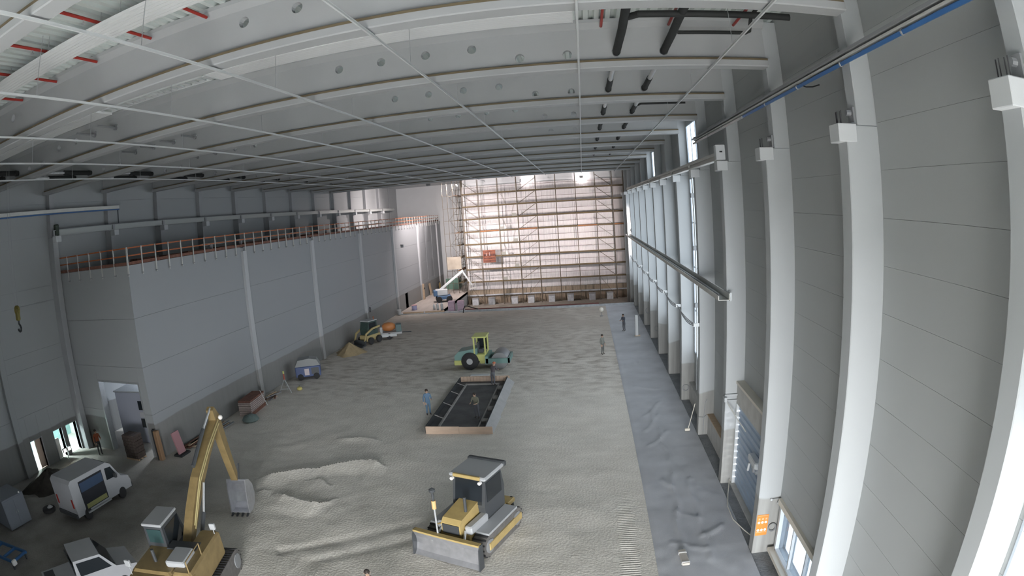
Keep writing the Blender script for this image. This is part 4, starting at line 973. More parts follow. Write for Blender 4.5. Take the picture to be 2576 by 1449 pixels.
# blade, curved
pf = [(.22, 0), (.08, .18), (.0, .45), (.02, .75), (.16, 1.05)]
bl = [(2.05 + a, z_) for a, z_ in pf] + [(2.05 + a - .07, z_) for a, z_ in reversed(pf)]
m = MB(); n = len(pf)
for y0, y1 in ((-1.45, -1.35), (-1.35, 1.35), (1.35, 1.45)):
    for i in range(n - 1):
        (a0, z0), (a1, z1) = pf[i], pf[i + 1]
        m.add([(2.05 + a0, y0, z0), (2.05 + a0, y1, z0), (2.05 + a1, y1, z1), (2.05 + a1, y0, z1), (1.97 + a0, y0, z0), (1.97 + a0, y1, z0), (1.97 + a1, y1, z1), (1.97 + a1, y0, z1)], [(0, 1, 2, 3), (7, 6, 5, 4), (0, 4, 5, 1), (3, 2, 6, 7), (0, 3, 7, 4), (1, 5, 6, 2)])
bo = m.build('blade', mat('blade_steel', (.50, .50, .52), .35, .6, var=.2, vscale=4), t)
MB().box(2.0, 2.22, -1.45, 1.45, 1.04, 1.12).build('blade_top', YELLOW, bo)
for sg in (-1, 1): MB().prism([(2.0, 0.02), (2.35, .02), (2.25, .9), (2.15, 1.1), (1.98, 1.1)], sg * 1.47 - .025, sg * 1.47 + .025, 'y').build('blade_end', GREYD, bo)
for sg in (-1, 1): MB().box(.1, 2.05, sg * .62 - .09, sg * .62 + .09, .35, .58).build('push_arm', YELLOW, t)
for sg in (-1, 1): MB().cyl((1.5, sg * .5, 1.15), (2.05, sg * .7, .7), .05, n=8).build('lift_cylinder', SILVER, t)
ms = MB().cyl((2.0, -.42, 1.05), (2.0, -.42, 2.2), .035, n=8).build('mast', LGREY, bo); MB().cyl((2.0, -.42, 2.2), (2.0, -.42, 2.55), .085, n=10).build('mast_collar', mat('amber', (.75, .48, .22), .5), ms); MB().cyl((2.0, -.42, 2.55), (2.0, -.42, 2.95), .05, n=8).lathe([(.05, 0), (.12, .03), (.12, .12), (.04, .18)], (2.0, -.42, 2.9), 10).build('antenna', GREYD, ms)
MB().cyl((1.2, -.5, 1.2), (1.95, -.42, 1.5), .03, n=6).build('mast_stay', YELLOW, t)
rp_ = MB().cbox(-2.0, -1.4, -.8, .8, .75, .95, .03); rp_.build('ripper_beam', YELLOW, t)
for y_ in (-.65, 0, .65): MB().prism([(-2.0, .95), (-1.9, .95), (-1.95, .3), (-2.2, .08), (-2.08, .4)], y_ - .05, y_ + .05, 'y').build('ripper_shank', GREYD, t)

# ---- excavator seen from behind, bucket on the ground
hdg = math.radians(103.5)
t = thing('excavator', 'Yellow tracked excavator with raised boom and bright steel bucket', 'excavator', (-14.45, 13.6, .02), hdg)
for y0 in (-1.45, .85): add_track(t, 4.2, .95, .6, y0, TRK)
MB().cbox(-.9, .9, -.9, .9, .45, 1.0, .08).build('undercarriage', GREYD, t); MB().cyl((0, 0, .95), (0, 0, 1.12), .75, n=20).build('slew_ring', GREYD, t)
MB().prism([(-1.35, -1.0), (1.5, -1.0), (1.5, .1), (-1.35, .1)], 1.12, 1.3, 'y', Matrix(((0, 1, 0, 0), (1, 0, 0, 0), (0, 0, 1, 0), (0, 0, 0, 1))) @ Matrix.Identity(4)) if False else None
hs = MB().cbox(-2.0, 1.2, -1.3, -.45, 1.12, 2.15, .08).cbox(-2.0, .2, -.45, 1.3, 1.12, 2.1, .08).box(.2, 1.0, -.45, .45, 1.12, 1.5)
hs.build('engine_house', YELLOWX, t)
cwm = [(-1.7, -1.32), (-2.35, -1.25), (-2.7, -.8), (-2.8, 0), (-2.7, .8), (-2.35, 1.25), (-1.7, 1.32)]
MB().prism(cwm, 1.12, 2.0, 'z').build('counterweight', YELLOWX, t); MB().prism([(x_ * 1.005, y_ * 1.005) for x_, y_ in cwm], 1.02, 1.16, 'z').build('counterweight_base', GREYD, t)
MB().box(-2.83, -2.79, -.35, .35, 1.3, 1.45).build('tail_light', mat('tail_red', (.6, .12, .05), .4), t)
MB().cbox(-1.6, -.5, -.9, -.1, 2.1, 2.35, .05).build('engine_cover', LGREY, t); MB().cyl((-1.3, .5, 2.1), (-1.3, .5, 2.6), .07, n=8).build('exhaust', GREYD, t)
MB().cbox(-.4, .2, -.9, .4, 2.1, 2.16, .01).build('walkway', GREYD, t)
cb = MB().prism([(-.3, 1.2), (1.45, 1.2), (1.55, 1.9), (1.2, 2.95), (-.2, 2.95)], .45, 1.32, 'y').build('cab', GREYD, t)
MB().box(-.05, 1.2, 1.325, 1.34, 1.85, 2.8).build('side_window', GLASSD, cb); MB().box(-.05, 1.2, .43, .445, 1.85, 2.8).build('side_window', GLASSD, cb); MB().box(-.24, -.22, .55, 1.2, 1.9, 2.8).build('rear_window', mat('teal_glass', (.04, .08, .08), .1), cb)
MB().cbox(-.3, 1.25, .42, 1.35, 2.95, 3.05, .03).build('cab_roof', LGREY, cb)
for x_, y_ in ((-2.2, 1.2), (.9, -1.2)): MB().cyl((x_, y_, 2.0), (x_, y_, 2.5), .02, n=5).cbox(x_ - .06, x_ + .06, y_ - .12, y_ + .12, 2.35, 2.6, .02).build('mirror', LGREY, t)
rl = MB()
for a, c in (((-1.9, -1.2, 2.15), (-1.9, -1.2, 2.6)), ((-1.9, -1.2, 2.6), (-.6, -1.2, 2.6)), ((-.6, -1.2, 2.6), (-.6, -1.2, 2.15))): rl.cyl(a, c, .025, n=5)
rl.build('handrail', YELLOWX, t)
def boxbeam(pts, w_, hs_):
    """box-section boom through 2-D points (x,z) with heights"""
    b = MB(); V = []
    for i, (p, h) in enumerate(zip(pts, hs_)):
        a = Vector(pts[min(i + 1, len(pts) - 1)]) - Vector(pts[max(i - 1, 0)]); a.normalize(); nrm = Vector((-a.y, a.x))
        for sy in (-1, 1):
            for sn in (-1, 1): V.append((p[0] + nrm.x * h / 2 * sn, sy * w_ / 2, p[1] + nrm.y * h / 2 * sn))
    F = []
    for i in range(len(pts) - 1):
        o_ = i * 4; q = o_ + 4
        F += [(o_, o_ + 1, q + 1, q), (o_ + 2, o_ + 3, q + 3, q + 2), (o_, o_ + 2, q + 2, q), (o_ + 1, o_ + 3, q + 3, q + 1)]
    F += [(0, 1, 3, 2), ((len(pts) - 1) * 4, (len(pts) - 1) * 4 + 2, (len(pts) - 1) * 4 + 3, (len(pts) - 1) * 4 + 1)]
    return b.add(V, F)
bm_ = boxbeam([(.7, 1.75), (1.7, 2.55), (2.9, 3.4), (4.3, 4.15), (6.0, 4.95)], .38, [.36, .5, .58, .48, .34]).build('boom', YELLOWX, t)
for sg in (-1, 1):
    MB().cyl((1.1, sg * .34, 1.5), (2.1, sg * .34, 2.4), .09, n=8).build('boom_cylinder', GREYD, bm_); MB().cyl((2.1, sg * .34, 2.4), (2.9, sg * .3, 3.35), .05, n=8).build('piston_rod', SILVER, bm_)
MB().cyl((2.9, 0, 4.05), (4.6, 0, 5.0), .09, n=8).build('stick_cylinder', GREYD, bm_); MB().cyl((4.6, 0, 5.0), (5.75, 0, 5.55), .05, n=8).build('piston_rod', SILVER, bm_)
hz = MB()
for i in range(12): hz.box(1.9 + i * .32, 2.08 + i * .32, -.225, -.205, 0, .1, Matrix.Translation((0, 0, 2.55)) @ Matrix.Rotation(-.46, 4, 'Y') @ Matrix.Translation((-.3, 0, -.3)))
MB().tube([(1.2, -.26, 2.3), (2.7, -.28, 3.65), (4.2, -.28, 4.4), (5.8, -.26, 5.0)], .03, 6).tube([(1.2, -.26, 2.15), (2.7, -.28, 3.5), (4.2, -.28, 4.25), (5.8, -.26, 4.85)], .03, 6).build('hydraulic_line', mat('line_brass', (.5, .42, .2), .4), bm_)
MB().ball((6.0, -.3, 5.05), .11).build('boom_lamp', mat('lamp_white', (.9, .85, .8), .3), bm_)
st = boxbeam([(5.72, 5.55), (6.0, 5.0), (6.3, 3.6), (6.75, 1.75)], .34, [.24, .55, .46, .28]).build('stick', YELLOWX, t)
MB().cyl((6.3, 0, 4.75), (6.75, 0, 3.1), .08, n=8).build('bucket_cylinder', SILVER, st); MB().cyl((6.75, 0, 3.1), (7.0, 0, 2.2), .045, n=8).build('piston_rod', SILVER, st)
for sg in (-1, 1): MB().box(-.05, .05, sg * .2 - .03, sg * .2 + .03, 0, .75, Matrix.Translation((6.7, 0, 1.75)) @ Matrix.Rotation(.55, 4, 'Y')).build('linkage', GREYD, st)
pf = [(6.75, 1.7), (7.15, 1.55), (7.5, 1.15), (7.55, .65), (7.3, .25), (6.85, .08), (6.35, .12)]
m = MB(); wb_ = .48
for i in range(len(pf) - 1):
    (a0, z0), (a1, z1) = pf[i], pf[i + 1]; d0 = Vector((a1 - a0, z1 - z0)).normalized(); nn = Vector((-d0.y, d0.x)) * -.05
    m.add([(a0, -wb_, z0), (a0, wb_, z0), (a1, wb_, z1), (a1, -wb_, z1), (a0 + nn.x, -wb_, z0 + nn.y), (a0 + nn.x, wb_, z0 + nn.y), (a1 + nn.x, wb_, z1 + nn.y), (a1 + nn.x, -wb_, z1 + nn.y)], [(0, 1, 2, 3), (7, 6, 5, 4), (0, 4, 5, 1), (3, 2, 6, 7), (0, 3, 7, 4), (1, 5, 6, 2)])
for sg in (-1, 1): m.prism(pf + [(6.5, 1.0)], sg * wb_ - .025, sg * wb_ + .025, 'y')
BUCK = mat('bucket_steel', (.66, .67, .70), .28, .7, var=.15, vscale=5)
bk = m.build('bucket', BUCK, t)
for y_ in np.linspace(-.4, .4, 4): MB().prism([(6.4, .06), (6.4, .16), (6.12, .04)], y_ - .05, y_ + .05, 'y').build('tooth', GREYD, bk)

# ---- single drum roller, seen from the side
t = thing('road_roller', 'Teal and lime green road roller parked sideways mid-hall', 'roller', (-8.75, 45.9, .02), PI)
TEALM = mat('roller_teal', (.17, .30, .28), .45); LIME = mat('roller_lime', (.55, .58, .20), .5)
for y_ in (-1.0, .62): 
    wh = MB().lathe([(.25, 0), (.62, .02), (.72, .08), (.72, .3), (.62, .36), (.25, .38)], (.95, y_, .72), 22, axis='y').build('wheel', TYRE, t, True); MB().cyl((.95, y_ - .02 if y_ < 0 else y_ + .3, .72), (.95, y_ + .08 if y_ < 0 else y_ + .4, .72), .26, n=12).build('hub', LGREY, wh)
MB().lathe([(.1, -.95), (.68, -.95), (.7, -.9), (.7, .9), (.68, .95), (.1, .95)], (-1.5, 0, .71), 28, axis='y').build('drum', mat('drum_steel', (.26, .27, .28), .5, .5), t, True)
fr = MB().box(-2.35, -.4, -1.1, -.98, .55, .95).box(-2.35, -.4, .98, 1.1, .55, .95).box(-2.35, -2.2, -1.1, 1.1, .55, .95).box(-.6, -.35, -1.1, 1.1, .5, 1.15); fr.build('drum_frame', TEALM, t)
MB().prism([(.35, .75), (2.25, .75), (2.25, 1.15), (1.9, 1.5), (.35, 1.75)], -.75, .75, 'y').build('engine_hood', TEALM, t); MB().cbox(1.5, 2.3, -.8, .8, .38, .78, .04).build('rear_bumper', LIME, t)
MB().cbox(-.35, .5, -.78, .78, .7, 1.25, .05).build('platform', LIME, t); MB().prism([(-.15, .35), (.2, .35), (.45, 1.2), (-.4, 1.2)], -.3, .3, 'y').build('articulation', LIME, t)
for x_, y_ in ((-.35, -.7), (-.35, .7), (.55, -.7), (.55, .7)): MB().cbox(x_ - .06, x_ + .06, y_ - .06, y_ + .06, 1.2, 2.65, .01).build('roll_post', LIME, t)
MB().cbox(-.5, .7, -.85, .85, 2.62, 2.74, .04).build('roof', LIME, t)
MB().cbox(-.1, .35, -.3, .3, 1.25, 1.6, .05).cbox(.25, .4, -.3, .3, 1.5, 2.15, .04).build('seat', GREYD, t); MB().cyl((-.3, 0, 1.25), (-.2, 0, 1.75), .03, n=6).lathe([(.15, 0), (.18, .02), (.15, .04)], (-.2, 0, 1.75), 12).build('steering_wheel', GREYD, t)
MB().box(-.28, .5, -.72, -.70, 1.35, 2.5).build('side_window', GLASSD, t)

# ---- white van with an open side by the left doors
t = thing('panel_van', 'White van with open side hatch parked by the left wall', 'van', (-24.7, 17.75, .02), PI / 2 - .04)
t.scale = (.9, .95, .97)
VW = mat('van_white', (.42, .43, .45), .35, var=.06, vscale=2)
m = MB().prism([(-2.5, .4), (2.45, .4), (2.5, .8), (2.35, 1.1), (1.75, 1.3), (1.15, 2.2), (.8, 2.38), (-2.3, 2.4), (-2.5, 2.25)], -1.0, 1.0, 'y'); vb = m.build('body', VW, t)
MB().prism([(1.74, 1.33), (1.78, 1.36), (1.2, 2.2), (1.16, 2.18)], -.85, .85, 'y').build('windscreen', GLASSD, vb)
for y_ in (-1.02, 1.0): MB().prism([(.55, 1.45), (1.5, 1.4), (1.1, 2.05), (.6, 2.1)], y_, y_ + .02, 'y').build('side_window', GLASSD, vb)
op = MB().box(-1.75, .3, -1.015, -1.0, .55, 2.15).build('side_opening', mat('van_interior', (.02, .022, .028), .8), vb)
MB().box(-1.7, .25, -1.03, -1.015, 1.55, 2.05).build('blue_load', mat('load_blue', (.04, .07, .13), .6), op); MB().box(-1.6, .2, -1.03, -1.015, .6, .85).build('load_shelf', mat('load_yellow', (.30, .30, .12), .7), op)
for x_ in (-1.65, 1.55):
    for y_ in (-1.03, .77): MB().lathe([(.18, 0), (.3, .01), (.34, .05), (.34, .2), (.3, .25), (.18, .26)], (x_, y_, .34), 18, axis='y').build('wheel', TYRE, t, True)
MB().cbox(2.4, 2.6, -.98, .98, .32, .62, .04).build('bumper', GREYD, t); MB().cbox(-2.6, -2.45, -.98, .98, .32, .58, .04).build('bumper', GREYD, t)
for y_ in (-.8, .8): MB().cbox(2.36, 2.48, y_ - .14, y_ + .14, .8, 1.05, .03).build('headlight', PWH, t); MB().cbox(-2.53, -2.48, y_ - .08, y_ + .08, .9, 1.4, .02).build('tail_light', RED, t)
MB().box(-1.7, .4, -1.12, -1.0, .38, .46).build('side_step', LGREY, t); MB().cbox(1.15, 1.3, -1.25, -1.0, 1.4, 1.65, .02).build('wing_mirror', GREYD, t); MB().cbox(1.15, 1.3, 1.0, 1.25, 1.4, 1.65, .02).build('wing_mirror', GREYD, t)

# ---- small white pickup at the bottom edge
t = thing('pickup_truck', 'Small white truck cab at the bottom left edge of the view', 'truck', (-18.8, 11.5, .02), math.radians(62))
m = MB().prism([(-2.2, .45), (2.2, .45), (2.25, .95), (1.3, 1.15), (.75, 1.85), (-.55, 1.9), (-.65, 1.1), (-2.2, 1.05)], -.85, .85, 'y'); pb = m.build('body', VW, t)
MB().prism([(1.28, 1.17), (1.32, 1.19), (.8, 1.84), (.76, 1.82)], -.75, .75, 'y').build('windscreen', GLASSD, pb)
MB().prism([(-.45, 1.2), (1.1, 1.2), (.7, 1.75), (-.45, 1.78)], -.87, -.85, 'y').build('side_window', GLASSD, pb); MB().prism([(-.45, 1.2), (1.1, 1.2), (.7, 1.75), (-.45, 1.78)], .85, .87, 'y').build('side_window', GLASSD, pb); MB().box(-.68, -.64, -.7, .7, 1.25, 1.75).build('rear_window', GLASSD, pb)
MB().box(-2.1, -.75, -.72, .72, 1.05, 1.07).build('load_bed', GREYD, pb)
for x_ in (-1.45, 1.4):
    for y_ in (-.88, .66): MB().lathe([(.16, 0), (.28, .01), (.32, .05), (.32, .17), (.28, .21), (.16, .22)], (x_, y_, .32), 16, axis='y').build('wheel', TYRE, t, True)
MB().cbox(2.15, 2.32, -.8, .8, .35, .6, .03).build('bumper', GREYD, t)

# ---- compact loader by the sand heap
t = thing('compact_loader', 'Small dark green loader beside the sand heap at the wing wall', 'loader', (-22.7, 56.2, .02), math.radians(-112))
GRN = mat('loader_green', (.05, .085, .075), .55, var=.4, vscale=8); TAN = mat('loader_tan', (.42, .34, .16), .6)
for x_ in (-.6, .65):
    for y_ in (-.9, .6): MB().lathe([(.15, 0), (.34, .01), (.38, .06), (.38, .24), (.34, .3), (.15, .31)], (x_, y_, .38), 16, axis='y').build('wheel', TYRE, t, True)
MB().cbox(-1.1, 1.0, -.58, .58, .35, .95, .05).build('chassis', TAN, t); cb = MB().prism([(-.75, .95), (.75, .95), (.85, 1.5), (.6, 2.35), (-.65, 2.35)], -.55, .55, 'y').build('cab', GRN, t)
MB().box(-.5, .55, -.565, -.55, 1.4, 2.2).build('side_window', GLASSD, cb); MB().box(-.5, .55, .55, .565, 1.4, 2.2).build('side_window', GLASSD, cb); MB().cbox(-.75, .7, -.6, .6, 2.35, 2.45, .03).build('roof', LGREY, cb)
for sg in (-1, 1): boxbeam([(-.9, 1.7), (.3, 1.6), (1.3, 1.2), (1.6, .5)], .12, [.18, .2, .18, .14]).build('lift_arm', TAN, t).location.y = sg * .72
MB().prism([(1.5, .6), (1.55, .05), (2.2, .03), (2.15, .1), (1.65, .15), (1.62, .6)], -.85, .85, 'y').build('bucket', GREYD, t); MB().cyl((-.5, .3, 2.45), (-.5, .3, 2.75), .05, n=8).build('beacon', ORANGE, t)

# ---- towed mixer next to it
t = thing('mixer_trailer', 'White trailer with orange mixer drum beside the small loader', 'trailer', (-21.0, 58.3, .02), math.radians(18))
MB().cbox(-1.2, 1.2, -.7, .7, .5, .72, .03).build('chassis', LGREY, t); MB().cbox(-1.25, .6, -.85, -.75, .3, .62, .02).build('side_skirt', WHITE, t)
for y_ in (-.85, .63): MB().lathe([(.1, 0), (.3, .01), (.33, .05), (.33, .17), (.3, .21), (.1, .22)], (-.2, y_, .33), 16, axis='y').build('wheel', TYRE, t, True)
MB().lathe([(.2, -.75), (.42, -.5), (.5, 0), (.42, .4), (.22, .7)], (-.2, 0, 1.25), 18, axis='x').build('mixer_drum', mat('mixer_orange', (.50, .20, .07), .5), t, True)
MB().cbox(.55, 1.15, -.5, .5, .72, 1.5, .04).build('engine_box', mat('box_teal', (.10, .16, .16), .5), t); MB().cbox(-1.2, -.9, -.6, .6, .72, 1.35, .04).build('end_frame', LGREY, t); MB().cyl((1.2, 0, .55), (2.2, 0, .5), .05, n=8).build('drawbar', GREYD, t)

# ---- blue generator at the wing wall
t = thing('generator', 'Blue site generator under a grey cover by the wing wall', 'generator', (-23.5, 43.0, .02), math.radians(25))
GB = mat('generator_blue', (.055, .085, .20), .5)
MB().cbox(-1.1, 1.1, -.6, .6, .25, 1.15, .05).build('body', GB, t); MB().prism([(-1.1, 1.15), (1.1, 1.15), (.85, 1.65), (.2, 1.8), (-.8, 1.7)], -.58, .58, 'y').build('cover', mat('cover_grey', (.30, .31, .31), .8), t)
MB().box(-.3, .1, -.62, -.6, .4, .95).build('panel', mat('panel_pink', (.55, .48, .50), .6), t); MB().box(.3, .95, -.62, -.6, .45, 1.0).build('vent', GREYD, t)
for x_ in (-.7, .7):
    for y_ in (-.66, .5): MB().lathe([(.08, 0), (.24, .01), (.27, .04), (.27, .12), (.24, .16), (.08, .17)], (x_, y_, .27), 14, axis='y').build('wheel', TYRE, t, True)

# ---- sand heap
m = MB(); nr, na = 10, 28
for i in range(nr + 1):
    for j in range(na):
        a = 2 * PI * j / na; u_ = i / nr; r_ = 1.55 * u_ * (1 + .12 * math.sin(3 * a) + .08 * math.sin(7 * a)); h_ = 1.15 * (1 - u_) ** 1.05 + .04 * math.sin(9 * a + 5 * u_) * u_ * (1 - u_) * 4
        m.v.append((r_ * math.cos(a), r_ * math.sin(a) * .95, max(h_, 0) - .02))
m.f = [(i * na + j, i * na + (j + 1) % na, (i + 1) * na + (j + 1) % na, (i + 1) * na + j) for i in range(nr) for j in range(na)]; m.mi = [0] * len(m.f)
o = m.build('sand_heap', mat('yellow_sand', (.36, .28, .165), .95, var=.2, vscale=3, bump=.5, bscale=12), None, True); o.location = (-23.2, 51.7, 0); tag(o, 'Heap of yellow sand in front of the small loader', 'sand heap')

# ================================================================== CLUTTER ALONG THE LEFT
t = thing('board_stack', 'Stack of pale formwork boards with red edge by the wing wall', 'boards', (-23.9, 34.2, .02), .12)
for j in range(9): pbox('board', mat('pale_board', (.46, .38, .35), .8, var=.3, vscale=3) if j < 8 else RUST, -.55 + .02 * (j % 3), .5, -1.3, 1.25 - .05 * (j % 2), j * .13, j * .13 + .1, t)
MB().box(.48, .53, -1.2, 1.2, .05, .3).build('red_edge', RUST, t); MB().cyl((.62, 1.3, 0), (.45, .7, 1.35), .025, n=6).build('prop', WHITE, t)
t = thing('trestle', 'Red and yellow trestle stand beyond the board stack', 'trestle', (-23.6, 38.9, .02), .3)
for a, c in (((-.5, -.3, 0), (0, 0, 1.1)), ((.5, -.3, 0), (0, 0, 1.1)), ((0, .6, 0), (0, 0, 1.1)), ((-.4, -.2, .3), (.4, -.2, .3))): MB().cyl(a, c, .035, n=6).build('leg', GALV, t)
MB().cyl((0, 0, 1.0), (0, 0, 1.5), .06, n=8).build('red_marker', mat('marker_red', (.35, .08, .05), .6), t); MB().cyl((0, 0, 1.5), (0, 0, 1.72), .07, n=8).build('yellow_marker', LIME, t)
t = thing('scrap_pile', 'Pile of loose pipes and planks on the ground by the trestle', 'scrap pile', (-24.1, 37.6, .0))
for j in range(9):
    a = random.uniform(-.5, .5); l_ = random.uniform(.5, 1.1); z_ = .08 + .06 * (j % 4)
    MB().box(-.06, .06, -l_, l_, 0, .05, Matrix.Translation((random.uniform(-.3, .4), random.uniform(-.5, .5), z_ - .06)) @ Matrix.Rotation(a, 4, 'Z')).build('plank', [WOOD, GREYM, RUST][j % 3], t)
t = thing('yellow_bag', 'Small yellow bag beside the trestle', 'bag', (-22.7, 39.6, 0)); MB().lathe([(.16, 0), (.24, .06), (.2, .2), (.07, .28)], (0, 0, 0), 10).build('bag', mat('bag_yellow', (.52, .46, .16), .7), t, True); MB().tube([(-.05, 0, .26), (0, 0, .36), (.05, 0, .26)], .015, 5).build('tie', DARK, t)
t = thing('plank_pile', 'Long loose planks lying along the foot of the wing wall', 'planks', (-24.35, 29.0, 0))
for j in range(9): MB().box(-.09, .09, -2.4, 2.2, 0, .05, Matrix.Translation((-.35 + .13 * (j % 6), .25 * (j % 3) - .2, .03 + .06 * (j // 3))) @ Matrix.Rotation(.05 * math.sin(j * 2.1), 4, 'Z')).build('plank', [RUST, WOOD, GREYM][j % 3], t)
t = thing('bagged_rubble', 'Teal tarpaulin bundle at the end of the loose planks', 'bundle', (-22.9, 32.2, 0)); MB().lathe([(.5, 0), (.65, .12), (.5, .35), (.15, .48)], (0, 0, 0), 12).build('tarpaulin', mat('tarp_teal', (.20, .26, .25), .8, var=.3, vscale=4), t, True); MB().tube([(-.55, 0, .2), (0, -.35, .42), (.55, 0, .2)], .02, 5).build('rope', DARK, t)
t = thing('pink_panel', 'Pink insulation panel leaning at the wing corner', 'panel', (-24.2, 25.6, 0)); MB().box(-.05, .05, -.35, .35, 0, 1.5, Matrix.Rotation(-.22, 4, 'Y')).build('panel', mat('pink_board', (.42, .22, .24), .7), t); MB().cbox(-.4, .3, -.5, .5, 0, .12, .02).build('base_batten', DARK, t)
t = thing('corner_guard', 'Brown padded guard around the foot of the wing corner', 'guard', (WX + .02, WY - .05, 0)); MB().cbox(-.05, .28, -.28, .05, 0, 1.9, .04).build('padding', mat('guard_brown', (.26, .16, .09), .8), t); MB().box(-.12, -.05, -.3, .05, 0, 1.95).build('edge_strip', DARK, t)
t = thing('brick_pallet', 'Dark pallet of stacked bricks inside the tall opening', 'pallet', (-27.2, 24.1, 0))
for j in range(3): MB().box(-.6, .6, -.4 + .35 * j, -.3 + .35 * j, 0, .1).build('runner', WOOD, t)
BRK = mat('dark_brick', (.10, .075, .065), .85, var=.4, vscale=6)
for z_ in range(8):
    for x_ in range(4): pbox('brick', BRK, -.58 + .29 * x_ + .02 * (z_ % 2), -.31 + .29 * x_ + .02 * (z_ % 2), -.4, .42, .11 + z_ * .19, .11 + z_ * .19 + .17, t)
t = thing('site_cabin', 'Grey site cabin with dark windows inside the tall opening', 'cabin', (-28.6, 27.6, 0), math.radians(8))
MB().cbox(-1.9, 1.3, -1.2, 1.2, .05, 3.55, .05).build('shell', mat('cabin_grey', (.34, .36, .42), .6), t)
for z_ in (1.15, 2.35): MB().box(.15, .75, -1.23, -1.19, z_, z_ + .62).build('window', GLASSD, t)
MB().box(.15, .75, -1.23, -1.19, 1.85, 2.2).build('shutter', LGREY, t); MB().box(-1.95, 1.35, -1.25, 1.25, 3.55, 3.62).build('roof_edge', GALV, t)
t = thing('work_light', 'Bright twin work light glowing by the left doorways', 'lamp', (-32.0, 21.6, 0))
MB().cyl((0, 0, 0), (0, 0, .75), .03, n=6).build('stand', GREYM, t)
for y_ in (-.22, .22): 
    o = MB().cbox(-.1, .1, y_ - .14, y_ + .14, .72, .98, .03).build('housing', GREYM, t); MB().box(.1, .115, y_ - .11, y_ + .11, .75, .95).build('lens', mat('work_glow', (1., .95, .82), .4, emit=14.), o)
t = thing('wall_switch_box', 'Small white box on the left wall beside the doorways', 'box', (XL + .05, 24.2, 1.5)); MB().cbox(-.04, .1, -.1, .1, 0, .4, .02).build('case', LGREY, t); MB().box(.1, .11, -.06, .06, .22, .32).build('label', PWH, t)
m = MB(); nr, na = 8, 24
for i in range(nr + 1):
    for j in range(na):
        a = 2 * PI * j / na; u_ = i / nr; r_ = 2.0 * u_ * (1 + .2 * math.sin(2 * a + 1) + .1 * math.sin(5 * a)); m.v.append((r_ * math.cos(a) * .8, r_ * math.sin(a) * 1.2, max(1.0 * (1 - u_) ** .9 + .1 * math.sin(7 * a + 9 * u_) * (1 - u_), 0) - .02))
m.f = [(i * na + j, i * na + (j + 1) % na, (i + 1) * na + (j + 1) % na, (i + 1) * na + j) for i in range(nr) for j in range(na)]; m.mi = [0] * len(m.f)
o = m.build('soil_heap', mat('dark_soil', (.045, .04, .032), .95, var=.4, vscale=3, bump=.6, bscale=8), None, True); o.location = (-30.2, 18.3, 0); tag(o, 'Dark heap of soil between the van and the left wall', 'soil heap')
t = thing('metal_cabinet', 'Grey metal cabinet standing near the left edge of the view', 'cabinet', (-28.4, 13.4, 0), math.radians(-3))
MB().cbox(-1.0, 1.0, -.85, .85, .06, 1.7, .03).build('body', mat('cabinet_grey', (.22, .24, .28), .5), t); MB().box(1.0, 1.02, -.8, -.01, .12, 1.62).build('door', mat('cabinet_grey', (.22, .24, .28)), t); MB().box(1.0, 1.02, .01, .8, .12, 1.62).build('door', mat('cabinet_grey', (.22, .24, .28)), t)
for y_ in (-.08, .08): MB().cbox(1.02, 1.05, y_ - .015, y_ + .015, .8, 1.0, .005).build('handle', SILVER, t)
MB().ball((.95, .6, 1.72), .06).build('lamp_cap', PWH, t)
t = thing('tyre_heap', 'Old wheel and rags on the ground beside the grey cabinet', 'scrap', (-27.2, 15.6, 0), .3); MB().lathe([(.2, 0), (.42, .03), (.45, .12), (.42, .21), (.2, .24)], (0, 0, .0), 16).build('wheel', TYRE, t, True); MB().lathe([(.04, 0), (.2, .04), (.06, .16)], (.1, .05, .2), 9).build('rag', LGREY, t)
t = thing('blue_frame', 'Blue steel frame with white tipped end at the lower left edge', 'steel frame', (-24.9, 10.6, 0), math.radians(8))
for y_ in (-.6, .5): MB().cbox(-2.6, 1.0, y_ - .06, y_ + .06, .35, .5, .02).build('side_beam', BLUE, t)
for x_ in (-2.4, -1.2, 0., .9): MB().cbox(x_ - .06, x_ + .06, -.6, .5, .36, .48, .02).build('cross_beam', BLUE, t)
for x_ in (-2.3, .8):
    for y_ in (-.6, .5): MB().cbox(x_ - .05, x_ + .05, y_ - .05, y_ + .05, 0, .36, .01).build('leg', GREYD, t)
MB().cbox(.95, 1.12, -.75, -.45, .3, .55, .03).build('end_cap', PWH, t)

